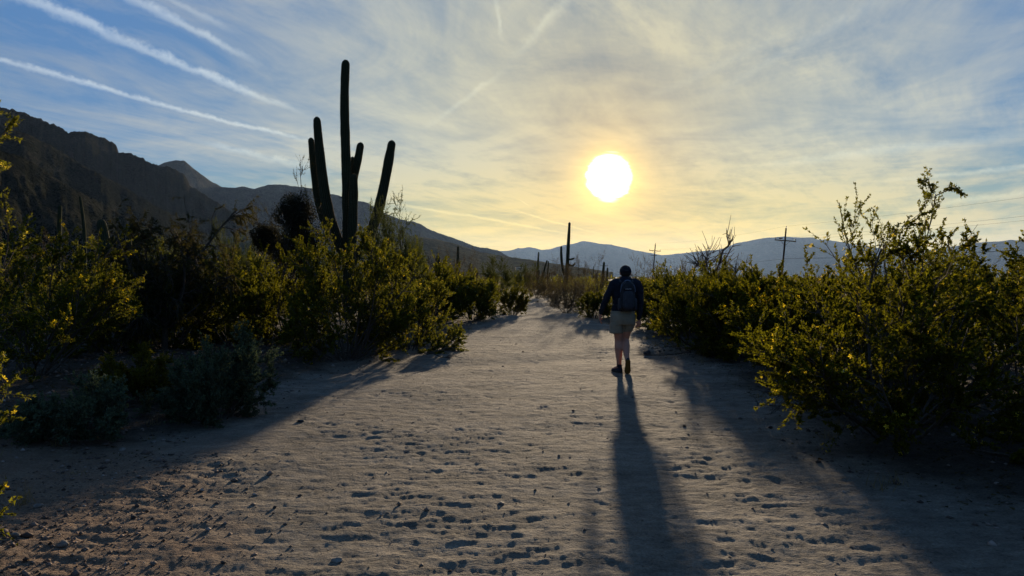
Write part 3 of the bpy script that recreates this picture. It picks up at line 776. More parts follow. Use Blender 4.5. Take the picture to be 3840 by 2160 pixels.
for (ox, oy, oz, a, b, c, nn) in ((0.15, 0, 3.55, 0.78, 0.7, 0.80, 9000), (0.20, 0.1, 2.4, 0.85, 0.7, 0.85, 7000), (-0.85, 0.1, 2.75, 0.60, 0.6, 0.62, 6000)):
    q = unit(rg.normal(size=(nn, 3))) * (rg.random((nn, 1)) ** 0.45) * np.array([a, b, c]) * (1 + 0.35 * fbm(rg.random((nn, 1)) * 9, 0, 2))
    q = q * (0.8 + 0.5 * perlin(q[:, 0] * 3 + ox * 9, q[:, 2] * 3 + q[:, 1] * 2, 71)[:, None]) + np.array([ox, oy, oz])
    m = MB(); m.add(*blades(rg, q, unit(rg.normal(size=(nn, 3)) + np.array([0, 0, -0.3])), rg.uniform(0.05, 0.11, nn), rg.uniform(0.02, 0.035, nn)))
    link('mistletoe', m.mesh('mistletoe', M_MIST), rt, kind='stuff', label='dense black mistletoe clump')
BR1 = meshes('brush', plant(151, 2.75, 1.5, stems=20, tilt=(4, 62), n1=9, n2=8, leaves=5, ll=0.035, lw=0.016, l1=0.42, l2=0.34, stem_r=0.013, wob=0.2, bare=0.2))
BR2 = meshes('brush', plant(152, 2.5, 1.4, stems=18, tilt=(4, 60), n1=9, n2=8, leaves=9, ll=0.04, lw=0.02, l1=0.42, l2=0.32, stem_r=0.012, wob=0.2))
PV2 = meshes('palo', plant(153, 3.1, 1.5, stems=16, tilt=(3, 56), n1=8, n2=7, leaves=12, ll=0.06, lw=0.022, l1=0.42, l2=0.36, stem_r=0.018, trunk=0.3))
GS = 'desert scrub along the far trail'
put(BR1, 'dry_brush', 'twiggy grey brush behind the bushes at the trail bend', 'bush', 1730, 33, (0.95, 0.95, 1.05), 0, GS)
put(PV2, 'palo_verde_tree', 'soft green palo verde above the trail bend', 'tree', 1868, 47, (1.0, 1.0, 0.98), 0, GS)
put(PV2, 'palo_verde_tree', 'small green palo verde beyond the point where the trail vanishes', 'tree', 1965, 60, (1.0, 1.0, 0.95), 1.7, GS)
put(BR2, 'dry_brush', 'reddish brush where the trail vanishes', 'bush', 2015, 52, (0.9, 0.9, 0.85), 2.0, GS)
put(BR2, 'dry_brush', 'brush at the base of the three leaning saguaros', 'bush', 2062, 44, (0.9, 0.9, 0.8), 1.0, GS)
put(BR1, 'dry_brush', 'dark brush at the base of the armed far saguaro', 'bush', 2125, 37, (1.0, 1.0, 0.98), 0.6, GS)
put(BR1, 'dry_brush', 'dark brush between the armed far saguaro and the walker', 'bush', 2205, 33, (1.05, 1.05, 0.98), 2.6, GS)
put(BR2, 'dry_brush', 'low brush at the trail edge below the armed far saguaro', 'bush', 2120, 31, (0.75, 0.75, 0.55), 4.6, GS)
put(BR1, 'dry_brush', 'bare twiggy brush between the walker and the far power pole', 'bush', 2500, 29, (0.95, 0.95, 0.85), 3.1, GS)
put(BR1, 'dry_brush', 'bare twiggy brush behind the walker\'s head, in front of the far pole', 'bush', 2400, 36, (1.0, 1.0, 1.0), 5.1, GS)
put(BR1, 'dry_brush', 'hazy twiggy brush between the dead tree and the leaning power pole', 'bush', 2790, 27, (0.9, 0.9, 0.85), 1.3, GS)
put(BR2, 'dry_brush', 'twiggy brush at the foot of the dead tree', 'bush', 2640, 27, (0.9, 0.9, 0.85), 1.9, GS)
put(BR2, 'dry_brush', 'brush behind the creosote bushes below the leaning power pole', 'bush', 2960, 24, (1.0, 1.0, 0.7), 2.9, GS)
put(PV2, 'palo_verde_tree', 'dim palo verde behind the shaded creosote, under the dark hill', 'tree', 640, 31, (1.1, 1.1, 1.05), 0.3, GS)
put(PV2, 'palo_verde_tree', 'dim palo verde to the side of the wispy mistletoe tree', 'tree', 1200, 29, (1.0, 1.0, 0.9), 2.3, GS)
put(BR1, 'dry_brush', 'dim brush under the nearest foothill at the picture edge', 'bush', 90, 24, (1.2, 1.2, 1.15), 0.3, GS)
put(BR1, 'dry_brush', 'twiggy brush between the short thick cactus and the feathery palo verde', 'bush', 1600, 30, (0.9, 0.9, 1.0), 0.9, GS)

# dead tree: bare forked limbs
def dead_tree(seed, H, R, stems, tilt):
    return plant(seed, H, R, stems=stems, tilt=tilt, n1=5, n2=4, leaves=0, l1=0.5, l2=0.34, stem_r=0.045, trunk=0.75, wob=0.30, twig_up=0.35, s_up=0.3, t1=(0.3, 1.0))
put(meshes('dead', dead_tree(161, 3.0, 0.95, 5, (6, 55))), 'dead_tree', 'bare dead tree with twisted limbs against the sky', 'tree', 2662, 23.5, (1.1, 1.1, 1.15), 0.5, 'bare dead trees')
put(meshes('dead', dead_tree(162, 2.3, 0.8, 4, (10, 60))), 'dead_tree', 'smaller bare dead tree with crooked limbs beside the taller one', 'tree', 2722, 24.0, 1.0, 0.0, 'bare dead trees')

# fallen dry branches lying at the feet of the bushes
def fallen(seed, px, D, ang, L, label):
    rng = np.random.default_rng(seed); x, y, z = G(px, D)
    n = 4; P0 = np.zeros((n, 3)); P0[:, 2] = rng.uniform(0.03, 0.12, n); a = ang + rng.normal(0, 0.3, n)
    D0 = np.stack([np.cos(a), np.sin(a), rng.uniform(0.0, 0.25, n)], -1)
    S = grow(rng, P0, unit(D0), L * rng.uniform(0.6, 1.0, n), 8, -0.25, 0.16); S[..., 2] = np.maximum(S[..., 2], 0.012)
    W = MB(); W.add(*tubes(S, 0.011 * np.linspace(1, 0.35, 8)[None, :] * rng.uniform(0.6, 1.1, n)[:, None], 5))
    i1 = np.repeat(np.arange(n), 5); p, tg = along(S, i1, rng.uniform(0.25, 1, len(i1)))
    B = grow(rng, p, fork(rng, tg, rng.uniform(0.4, 1.0, len(i1))), 0.35 * rng.uniform(0.4, 1.1, len(i1)), 5, 0.0, 0.2); B[..., 2] = np.maximum(B[..., 2], 0.01)
    W.add(*tubes(B, 0.005 * np.linspace(1, 0.4, 5)[None, :] * np.ones((len(B), 1)), 4))
    thing('fallen_branch', label, 'branch', (x, y, z), 0, (1, 1, 1), 'dry fallen branches', W.mesh('fallen_branch', M_DEAD))
fallen(171, 1110, 13.0, math.pi, 1.2, 'dry crooked branch on the sand under the big saguaro bush')
fallen(172, 2590, 14.0, math.pi + 0.5, 1.2, 'dry branch reaching over the sand from the bush beside the walker')
fallen(173, 3080, 7.8, math.pi - 0.2, 1.0, 'dry twigs spread on the sand under the nearest creosote bush')
fallen(174, 1600, 13.6, 0.2, 0.7, 'thin dry twigs at the trail side of the flower covered bush')

# ------------------------------------------------------------------ saguaros
def saguaro_mat():
    m, t, b = new_mat('saguaro_skin')
    p = objco(t); x, y, z = sep(t, p)
    n1 = noise(t, p, 3.0, 4.0, 0.6); n2 = noise(t, comb(t, x * 6, y * 6, z * 1.5), 6.0, 4.0, 0.6)
    at = t.nodes.new('ShaderNodeAttribute'); at.attribute_name = 'rib'
    c = ramp(t, n1 * 0.5 + n2 * 0.5, [(0.3, (0.013, 0.017, 0.008)), (0.55, (0.025, 0.032, 0.014)), (0.75, (0.045, 0.050, 0.022))])
    c = mixcol(t, E(t, at.outputs['Fac']) * 0.45, c, (0.085, 0.080, 0.055))
    t.links.new(c, b.inputs['Base Color']); b.inputs['Roughness'].default_value = 0.9; b.inputs['Specular IOR Level'].default_value = 0.04
    bump(t, b, n2, 0.4, 0.01)
    return m
M_SAG = saguaro_mat()
M_SPINE = leaf_mat('saguaro_spine', [(0.0, (0.07, 0.055, 0.04)), (1.0, (0.19, 0.155, 0.11))], 0.45, (0.26, 0.20, 0.13))

def smooth_path(pts, rad, n):
    pts = np.array(pts, float); rad = np.array(rad, float)
    s = np.concatenate([[0], np.cumsum(np.linalg.norm(np.diff(pts, axis=0), axis=1))]); u = np.linspace(0, s[-1], n * 3)
    P = np.stack([np.interp(u, s, pts[:, i]) for i in range(3)], -1); R = np.interp(u, s, rad)
    k = max(3, n // 4)
    for _ in range(2):
        Pp = np.concatenate([np.repeat(P[:1], k, 0), P, np.repeat(P[-1:], k, 0)])
        ker = np.ones(2 * k + 1) / (2 * k + 1)
        Q = np.stack([np.convolve(Pp[:, i], ker, 'valid') for i in range(3)], -1); Q[0], Q[-1] = P[0], P[-1]
        P = Q
    i = np.linspace(0, len(P) - 1, n); j = i.astype(int).clip(0, len(P) - 2); f = (i - j)[:, None]
    return P[j] + (P[j + 1] - P[j]) * f, np.interp(i, np.arange(len(R)), R)

def column(pts, rad, ribs, per, nseg, seed, groove=0.22, taper_base=False):
    """one ribbed saguaro limb with a domed tip -> verts, faces, rib weight, areole points + outward normals"""
    P, R = smooth_path(pts, rad, nseg)
    T = unit(np.gradient(P, axis=0)); tip = P[-1]; td = T[-1]
    # domed tip
    dome = np.sin(np.linspace(0, np.pi / 2, 7))[1:]
    P = np.concatenate([P, tip + td * R[-1] * 1.25 * dome[:, None]]); R = np.concatenate([R, R[-1] * np.sqrt(np.clip(1 - dome ** 2, 0.002, 1))])
    T = unit(np.gradient(P, axis=0))
    L = np.concatenate([[0], np.cumsum(np.linalg.norm(np.diff(P, axis=0), axis=1))])
    R = R * (1 + 0.12 * fbm(L * 1.6, L * 0 + seed, 3, seed))
    U = np.zeros_like(P); u = np.array([1.0, 0, 0]) if abs(T[0][0]) < 0.9 else np.array([0, 1.0, 0])
    for i in range(len(P)):
        u = u - T[i] * np.dot(u, T[i]); u /= np.linalg.norm(u); U[i] = u
    W = np.cross(T, U)
    ns = ribs * per; a = np.arange(ns) * 2 * np.pi / ns
    crest = np.abs(np.cos(a * ribs / 2)) ** 0.7
    rr = 1 - groove + groove * crest
    V = P[:, None] + R[:, None, None] * rr[None, :, None] * (np.cos(a)[None, :, None] * U[:, None] + np.sin(a)[None, :, None] * W[:, None])
    n = len(P); i = np.arange(n - 1)[:, None] * ns; j = np.arange(ns)[None, :]; j2 = (j + 1) % ns
    Q = np.stack([i + j, i + j2, i + ns + j2, i + ns + j], -1).reshape(-1, 4)
    rib = np.tile(crest ** 3, n)
    # spine clusters sit along the rib crests
    ac = np.arange(ribs) * 2 * np.pi / ribs
    cnt = max(4, int(L[-1] / 0.055)); lu = np.linspace(0.05, L[-1] * 0.999, cnt)
    Pc = np.stack([np.interp(lu, L, P[:, q]) for q in range(3)], -1); Rc = np.interp(lu, L, R)
    Uc = unit(np.stack([np.interp(lu, L, U[:, q]) for q in range(3)], -1)); Wc = unit(np.stack([np.interp(lu, L, W[:, q]) for q in range(3)], -1))
    N = np.cos(ac)[None, :, None] * Uc[:, None] + np.sin(ac)[None, :, None] * Wc[:, None]
    A = Pc[:, None] + Rc[:, None, None] * N
    return V.reshape(-1, 3), Q, rib, A.reshape(-1, 3), N.reshape(-1, 3)

def spines(rng, A, N, per, ln):
    A = np.repeat(A, per, 0); N = np.repeat(N, per, 0)
    d = unit(N + rng.normal(0, 0.75, A.shape)); s = unit(np.cross(d, rng.normal(size=A.shape))) * 0.0026
    L = (ln * rng.uniform(0.5, 1.2, len(A)))[:, None]
    V = np.stack([A - s, A + s, A + d * L], 1).reshape(-1, 3)
    return V, np.arange(len(V)).reshape(-1, 3)

def saguaro(label, px, D, limbs, ribs=12, per=2, nseg=14, spine=(1, 0.03), seed=1, group='saguaros'):
    """limbs: list of (points in photo pixels + depth offset, radii); the first is the trunk, the rest are arms"""
    rng = np.random.default_rng(seed)
    gx, gy, gz = G(px, D)
    r = thing('saguaro_cactus', label, 'cactus', (gx, gy, gz), 0, (1, 1, 1), group)
    for li, (pp, rad) in enumerate(limbs):
        pts = []
        for q in pp:
            d = D + (q[2] if len(q) > 2 else 0.0)
            pts.append(((q[0] - CX) / F * d - gx, d - gy, CAM_H + (HY - q[1]) / F * d - gz))
        if li == 0: pts = [(pts[0][0] * 0.4, pts[0][1], -0.15)] + [p for p in pts if p[2] > 0.3]; rad = [rad[0]] + list(rad[-(len(pts) - 1):])
        V, Q, rib, A, N = column(pts, rad, ribs, per, nseg if li == 0 else max(8, int(nseg * 0.7)), seed + li * 3)
        nm = 'trunk' if li == 0 else 'arm'
        me = mesh_np(nm, V, Q, M_SAG, True)
        at = me.attributes.new('rib', 'FLOAT', 'POINT'); at.data.foreach_set('value', rib.astype(np.float32))
        o = link(nm, me, r)
        if spine:
            sv, sf = spines(rng, A, N, spine[0], spine[1])
            link('spines', mesh_np('spines', sv, sf, M_SPINE), o, kind='stuff')
    return r

saguaro('tall saguaro with six upright arms, the largest cactus', 1308, 24.0, [
    ([(1308, 1150), (1306, 1000), (1305, 854), (1300, 678), (1296.5, 560), (1292, 443), (1291, 326), (1296, 243)], [0.20, 0.19, 0.185, 0.17, 0.165, 0.16, 0.155, 0.14]),
    ([(1300, 985), (1262, 890), (1240, 835), (1228, 795), (1211, 678), (1198, 560), (1190, 478), (1189, 455)], [0.15, 0.19, 0.20, 0.195, 0.175, 0.155, 0.14, 0.13]),
    ([(1298, 960, 0.3), (1240, 880, 0.5), (1211, 824, 0.6), (1193, 766, 0.6), (1181, 678, 0.6), (1173, 590, 0.6), (1167, 530, 0.6)], [0.11, 0.13, 0.135, 0.13, 0.125, 0.12, 0.105]),
    ([(1308, 800, 0.1), (1316, 722, 0.3), (1328, 660, 0.3), (1343, 596, 0.3), (1351, 550, 0.3)], [0.11, 0.135, 0.14, 0.14, 0.125]),
    ([(1308, 760, 0.3), (1316, 690, 0.7), (1320, 640, 0.8), (1322, 600, 0.8)], [0.08, 0.10, 0.10, 0.095]),
    ([(1308, 1000, -0.1), (1317, 940, -0.35), (1322, 854, -0.4), (1326, 736, -0.4), (1327, 670, -0.4)], [0.12, 0.155, 0.165, 0.155, 0.135]),
    ([(1306, 1010, 0), (1350, 945, 0.1), (1385, 890, 0.1), (1404, 842, 0.1), (1425, 766, 0.1), (1442, 690, 0.1), (1460, 590, 0.1), (1468, 545, 0.1)], [0.13, 0.17, 0.175, 0.18, 0.175, 0.17, 0.165, 0.145]),
], ribs=17, per=4, nseg=46, spine=(3, 0.035), seed=21, group=None)
FARG = 'saguaros across the flat'
saguaro('saguaro with one long arm and two short stub arms below the sun', 2126, 75, [
    ([(2124, 1080), (2126, 1019), (2129, 970), (2131, 922), (2134, 870), (2135.5, 839)], [0.20, 0.20, 0.195, 0.185, 0.16, 0.13]),
    ([(2124, 1050), (2113, 1022), (2107, 991), (2104, 957), (2104.5, 928)], [0.10, 0.14, 0.14, 0.135, 0.115]),
    ([(2130, 972), (2141, 973), (2150, 970)], [0.08, 0.115, 0.11]),
    ([(2130, 990), (2141, 996), (2149, 996), (2154, 991)], [0.07, 0.11, 0.11, 0.10])], ribs=14, nseg=20, spine=(1, 0.05), seed=31, group=FARG)
saguaro('slender straight saguaro, tallest of the three leaning ones where the trail vanishes', 2014, 95, [([(2013, 1070), (2014, 1043), (2017.5, 985), (2020, 948)], [0.17, 0.17, 0.14, 0.10]), ([(2015, 1050), (2021, 1035), (2022, 1015)], [0.07, 0.09, 0.08])], seed=32, spine=(1, 0.06), group=FARG)
saguaro('strongly leaning saguaro next to the slender straight one', 2024, 92, [([(2022, 1075), (2026, 1067), (2040, 1015), (2051, 979)], [0.16, 0.15, 0.13, 0.10])], seed=33, spine=(1, 0.06), group=FARG)
saguaro('thin far saguaro behind the strongly leaning one', 2053, 122, [([(2052, 1060), (2053, 1043), (2055, 1010), (2057, 981)], [0.13, 0.12, 0.11, 0.08]), ([(2053, 1050), (2060, 1040), (2061, 1023)], [0.07, 0.09, 0.08])], seed=34, spine=(1, 0.06), group=FARG)
saguaro('straight saguaro without arms closest to the walker\'s head', 2260, 85, [([(2259, 1080), (2260, 1064), (2262, 1019), (2265, 987)], [0.19, 0.18, 0.17, 0.14])], seed=35, spine=(1, 0.05), group=FARG)
saguaro('shorter saguaro between the walker\'s head and the straight armless one', 2275, 88, [([(2274, 1080), (2276, 1047), (2278.5, 1007)], [0.15, 0.14, 0.11])], seed=36, spine=(1, 0.05), group=FARG)
saguaro('tiny far saguaro between the armed one and the walker', 2225, 190, [([(2224, 1050), (2225, 1022), (2226, 1000)], [0.15, 0.13, 0.10])], seed=37, spine=None, group=FARG)
saguaro('slim straight saguaro standing over the twiggy brush at the trail bend', 1716, 58, [([(1715, 1090), (1716.5, 988), (1718, 930)], [0.14, 0.125, 0.10])], seed=38, spine=(1, 0.045), nseg=18, group=FARG)
saguaro('short thick saguaro stump beside the feathery palo verde', 1640, 42, [([(1639, 1120), (1640, 1019), (1642, 968)], [0.16, 0.155, 0.135])], seed=39, ribs=14, per=3, spine=(2, 0.04), nseg=18, group=FARG)
saguaro('small dark saguaro above the creosote on the trail bend', 1788, 88, [([(1787, 1070), (1788, 1040), (1788.5, 1018)], [0.13, 0.12, 0.10])], seed=40, spine=(1, 0.05), group=FARG)
saguaro('thin far saguaro on the scrub slope over the trail bend', 1762, 140, [([(1762, 1050), (1762.5, 1010), (1763, 987)], [0.14, 0.12, 0.09])], seed=41, spine=None, group=FARG)
saguaro('upright saguaro rising from the brush between the palo verde and the mistletoe tree', 882, 44, [([(881, 1100), (882, 938), (883, 881)], [0.15, 0.14, 0.115]), ([(882, 985), (897, 965), (898, 932)], [0.08, 0.10, 0.09])], seed=42, ribs=14, spine=(2, 0.04), nseg=20, group=FARG)
saguaro('tall slim saguaro against the dark foothill', 316, 60, [([(320, 1090), (318, 930), (316, 853), (307, 783), (301, 741)], [0.15, 0.15, 0.14, 0.13, 0.10])], seed=43, spine=None, nseg=24, group=FARG)
saguaro('dark saguaro next to the tall slim one on the foothill', 222, 55, [([(218, 1090), (220, 930), (222, 850), (225, 778)], [0.18, 0.18, 0.17, 0.14])], seed=44, spine=None, nseg=24, group=FARG)
saguaro('saguaro with a pale woolly domed top behind the drooping mesquite', 392, 22, [([(400, 1200), (396, 1000), (392, 900), (381, 842)], [0.17, 0.17, 0.165, 0.145])], seed=45, ribs=15, per=3, spine=(1, 0.03), nseg=26, group=FARG)
saguaro('small saguaro tip showing beside the drooping mesquite', 486, 48, [([(487, 1100), (486, 930), (485, 868)], [0.15, 0.14, 0.115])], seed=46, spine=(1, 0.045), nseg=18, group=FARG)

# ------------------------------------------------------------------ power poles and wires
M_POLE = plain_mat('weathered_pole', (0.035, 0.022, 0.015), (0.085, 0.055, 0.038), 12, 0.9, 0.1)
M_INSUL = plain_mat('brown_insulator', (0.03, 0.02, 0.016), (0.05, 0.035, 0.028), 20, 0.35, 0.4)
M_WIRE = plain_mat('black_wire', (0.015, 0.015, 0.016), (0.03, 0.03, 0.03), 5, 0.6, 0.2)

def box(mb, c, h, R=None):
    v = np.array([[sx * h[0], sy * h[1], sz * h[2]] for sz in (-1, 1) for sx, sy in ((-1, -1), (1, -1), (1, 1), (-1, 1))])
    if R is not None: v = v @ np.array(R).T
    mb.add(v + np.array(c), np.array([[3, 2, 1, 0], [4, 5, 6, 7], [0, 1, 5, 4], [1, 2, 6, 5], [2, 3, 7, 6], [3, 0, 4, 7]]))
    return mb
def rod(mb, a, b, ra, rb, sides=10, caps=True):
    P = np.array([[a, b]], float); v, q = tubes(P, np.array([[ra, rb]], float), sides); n0 = mb.n; mb.add(v, q)
    if caps:
        for k, e in ((0, a), (1, b)):
            idx = np.arange(sides) + k * sides
            vv = np.concatenate([v[idx], [e]]); tri = np.array([[i, (i + 1) % sides, sides] for i in range(sides)]); mb.add(vv, tri if k else tri[:, ::-1])
    return mb

POLE_TOPS = []
def power_pole(label, px, D, H, lean, arm_drop, arm_half, second=None):
    x, y, z = G(px, D)
    r = thing('power_pole', label, 'power pole', (x, y, z), 0, (1, 1, 1), 'wooden power poles')
    r.rotation_euler = (0, math.radians(lean), math.radians(-6))
    link('pole', rod(MB(), (0, 0, -0.4), (0, 0, H), 0.17, 0.115, 12).mesh('pole', M_POLE, True), r)
    za = H - arm_drop
    link('crossarm', box(MB(), (0, -0.17, za), (arm_half, 0.06, 0.075)).mesh('crossarm', M_POLE), r)
    for s in (-1, 1):
        m = MB(); rod(m, (s * arm_half * 0.45, -0.19, za - 0.05), (s * 0.03, -0.16, za - 0.75), 0.025, 0.025, 6); link('brace', m.mesh('brace', M_POLE), r)
    pts = []
    for q in ((-0.92, 0.95) if second is None else (-0.92, 0.92)):
        m = MB(); rod(m, (q * arm_half, -0.17, za + 0.07), (q * arm_half, -0.17, za + 0.20), 0.03, 0.03, 8); rod(m, (q * arm_half, -0.17, za + 0.20), (q * arm_half, -0.17, za + 0.36), 0.085, 0.06, 10)
        link('insulator', m.mesh('insulator', M_INSUL, True), r); pts.append((q * arm_half, -0.17, za + 0.36))
    m = MB(); rod(m, (0, 0, H), (0, 0, H + 0.12), 0.03, 0.03, 8); rod(m, (0, 0, H + 0.12), (0, 0, H + 0.3), 0.085, 0.06, 10)
    link('insulator', m.mesh('insulator', M_INSUL, True), r); pts.append((0, 0, H + 0.3))
    if second == 'can':      # fuse switch lying on the arm
        m = MB(); rod(m, (-arm_half * 0.62, -0.17, za + 0.28), (-arm_half * 0.30, -0.17, za + 0.36), 0.11, 0.11, 10); rod(m, (-arm_half * 0.46, -0.17, za + 0.06), (-arm_half * 0.46, -0.17, za + 0.26), 0.03, 0.03, 6); link('fuse_switch', m.mesh('fuse_switch', M_INSUL), r)
    if second == 'arm':
        link('crossarm', box(MB(), (-0.25, -0.17, za - 1.15), (arm_half * 0.55, 0.06, 0.07)).mesh('crossarm', M_POLE), r)
    mw = Matrix.Translation(r.location) @ r.rotation_euler.to_matrix().to_4x4()
    out = [mw @ Vector(p) for p in pts] + [mw @ Vector((0.14, -0.12, min(4.4, H * 0.5)))]
    POLE_TOPS.append(out)
power_pole('nearest leaning power pole with a crossarm and a fuse switch', 2928, 105, 9.1, 5.0, 1.95, 1.58, 'can')
power_pole('second leaning power pole, beside the bare dead tree', 2446, 172, 9.9, 4.5, 1.65, 1.42, 'arm')
power_pole('tiny far power pole behind the straight armless saguaro', 2264, 245, 6.9, 2.0, 1.2, 1.35)
power_pole('tiniest far power pole beside the stub armed saguaro', 2170, 330, 8.6, 0.0, 1.5, 1.4)
# the line goes on to a pole outside the picture
nxt = Vector((48.5, 40.0, 0.0))
end0 = [nxt + Vector((-1.45, -0.2, 7.2)), nxt + Vector((1.5, -0.2, 7.2)), nxt + Vector((0.3, 0, 9.1)), nxt + Vector((0.2, -0.1, 4.35))]
m = MB()
r = thing('power_pole', 'power pole of the same line standing outside the picture', 'power pole', tuple(nxt + Vector((0, 0, float(gh_macro(nxt.x, nxt.y))))), 0, (1, 1, 1), 'wooden power poles')
link('pole', rod(MB(), (0, 0, -0.4), (0, 0, 8.9), 0.17, 0.115, 12).mesh('pole', M_POLE, True), r)
link('crossarm', box(MB(), (0, -0.17, 6.85), (1.6, 0.06, 0.075)).mesh('crossarm', M_POLE), r)
def wire(a, b, sag, rad, label):
    t = np.linspace(0, 1, 30)[:, None]; P = np.array(a) * (1 - t) + np.array(b) * t; P[:, 2] -= sag * 4 * (t * (1 - t))[:, 0]
    v, q = tubes(P[None], np.full((1, 30), rad), 5); m = MB().add(v, q)
    thing("power_wire", label, "wire", (0, 0, 0), 0, (1, 1, 1), 'power wires', m.mesh('power_wire', M_WIRE, True))
names = ['crossarm wire on the walker\'s side', 'crossarm wire on the outer side', 'topmost wire', 'thick lowest cable']
for k in range(4):
    wire(POLE_TOPS[0][k], end0[k], (0.45, 0.45, 0.4, 0.35)[k], 0.022 if k == 3 else 0.007, names[k] + ' from the nearest pole out of the picture')
    wire(POLE_TOPS[1][k], POLE_TOPS[0][k], 0.6, 0.018 if k == 3 else 0.007, names[k] + ' between the nearest and the second pole')

# ------------------------------------------------------------------ small pale house far off on the slope
M_STUCCO = plain_mat('pale_stucco', (0.50, 0.42, 0.30), (0.62, 0.53, 0.40), 2, 0.9, 0.1)
M_ROOF = plain_mat('grey_roof', (0.25, 0.22, 0.19), (0.33, 0.29, 0.25), 3, 0.9, 0.1)
M_GLASS = plain_mat('dark_glass', (0.02, 0.025, 0.03), (0.03, 0.035, 0.04), 1, 0.1, 0.5)
hx, hy, hz = (1946 - CX) / F * 760, 760.0, CAM_H + (HY - 1008) / F * 760
r = thing('house', 'tiny pale house far off above the trail', 'house', (hx, hy, hz), 0.25)
link('wall', box(MB(), (0, 0, 0.2), (3.2, 3.0, 1.6)).mesh('wall', M_STUCCO), r)
mb = MB(); box(mb, (0, 0, 1.9), (3.5, 3.3, 0.12)); link('roof', mb.mesh('roof', M_ROOF), r)
for q in (-1.8, 1.8):
    link('window', box(MB(), (q, -3.02, 0.5), (0.55, 0.03, 0.5)).mesh('window', M_GLASS), r)
link('door', box(MB(), (0.1, -3.02, 0.0), (0.45, 0.03, 1.0)).mesh('door', M_POLE), r)

# ------------------------------------------------------------------ scrub on the flat beyond the bushes: one mass
def scrub():
    rng = np.random.default_rng(91); m = {0: MB(), 1: MB(), 2: MB()}
    n = 0
    for i in range(4200):
        y = 30 * math.exp(rng.random() ** 1.0 * math.log(1000 / 30)); x = rng.uniform(-0.95, 0.95) * y
        pm = float(path_mask(np.array(x), np.array(y)))
        if pm > -1.6 and y < 75: continue
        if y < 45 and rng.random() < 0.35: continue
        h = rng.uniform(0.9, 2.1) * (1.25 if rng.random() < .12 else 1.0); w = h * rng.uniform(0.7, 1.2)
        k = int(np.clip(3600 / y, 12, 90)); bl = np.clip(0.0042 * y, 0.16, 1.3)
        q = unit(rng.normal(size=(k, 3))) * (rng.random((k, 1)) ** 0.4); q[:, 2] = np.abs(q[:, 2])
        lob = 0.75 + 0.5 * perlin(q[:, 0] * 2.4 + i, q[:, 1] * 2.4 + q[:, 2] * 2, 9)[:, None]
        z0 = float(gh_macro(x, y)) * 1.0
        p = q * lob * np.array([w, w, h]) + np.array([x, y, z0])
        c = 0 if rng.random() < .45 else (1 if rng.random() < .6 else 2)
        m[c].add(*blades(rng, p, unit(rng.normal(0, 0.7, (k, 3)) + q + np.array([0, 0, .4])), bl * rng.uniform(0.6, 1.4, k), bl * 0.45 * rng.uniform(0.6, 1.3, k)))
    for c, mt, lb in ((0, M_CREO, 'olive'), (1, M_DRY, 'brown'), (2, M_PALO, 'green')):
        link('desert_scrub', m[c].mesh('desert_scrub', mt), kind='stuff', label='low ' + lb + ' desert scrub covering the flat beyond the trail')
scrub()

# ------------------------------------------------------------------ stones and gravel
def stone_mat(name, a, b_):
    m, t, b = new_mat(name); p = objco(t)
    t.links.new(ramp(t, noise(t, p, 14.0, 5.0, 0.65), [(0.3, a), (0.7, b_)]), b.inputs['Base Color']); b.inputs['Roughness'].default_value = 0.9
    bump(t, b, noise(t, p, 60.0, 4.0), 0.5, 0.006); return m
M_STONE = stone_mat('grey_stone', (0.10, 0.085, 0.072), (0.24, 0.205, 0.17))
M_DARKST = stone_mat('dark_stone', (0.022, 0.019, 0.017), (0.06, 0.05, 0.043))
M_GRAVEL = leaf_mat('gravel_stone', [(0, (0.06, 0.046, 0.036)), (0.5, (0.15, 0.12, 0.095)), (0.9, (0.26, 0.21, 0.165)), (1, (0.38, 0.33, 0.27))], 0.0)
def icoverts(sub=2):
    import bmesh
    bm = bmesh.new(); bmesh.ops.create_icosphere(bm, subdivisions=sub, radius=1.0)
    v = np.array([x.co[:] for x in bm.verts]); f = np.array([[q.index for q in p.verts] for p in bm.faces]); bm.free(); return v, f
IV, IF = icoverts(3)
def stone(px, py, wpx, label, mat, flat=0.6, seed=1):
    D = CAM_H * F / (py - HY); x, y, z = G(px, D); z = float(gh(np.array(x), np.array(y))); s = wpx / F * D / 2
    v = IV.copy(); n = fbm(v[:, 0] * 0.9 + seed * 3, v[:, 1] * 0.9 + v[:, 2] * 1.3, 3, seed)
    v = v * (1 + 0.55 * n[:, None]); 
    for k in range(5):   # a few broken facets
        rg = np.random.default_rng(seed * 10 + k); d = unit(rg.normal(size=3)); h = v @ d; v = v - np.maximum(h - 0.72, 0)[:, None] * d * 0.9
    v = v * np.array([1, 0.85, flat]) * s
    thing('stone', label, 'stone', (x, y, z + s * flat * 0.45), seed * 1.3, (1, 1, 1), 'loose stones', mesh_np('stone', v, IF, mat, False))
stone(2425, 1322, 34, 'dark fist sized stone beside the walker\'s foot by the dry branch', M_DARKST, 0.7, 2)
stone(1878, 1884, 30, 'grey stone alone in the middle of the sandy trail', M_STONE, 0.6, 3)
stone(1030, 1898, 16, 'small round dark pebble on the open sand', M_DARKST, 0.8, 4)
stone(1262, 2092, 50, 'flat pale stone half buried in the sand at the bottom of the picture', M_STONE, 0.35, 5)
stone(236, 2042, 38, 'pale angular stone among the reddish gravel', M_STONE, 0.7, 6)
stone(58, 2020, 34, 'rounded stone in the gravel at the picture edge', M_STONE, 0.7, 7)
stone(145, 1900, 36, 'broken stone in the gravel above the rounded one', M_STONE, 0.5, 8)
stone(500, 1936, 22, 'small black stone where the gravel meets the sand', M_DARKST, 0.7, 9)
stone(458, 1685, 26, 'white pebble on the shaded sand below the low shrubs', M_STONE, 0.6, 10)
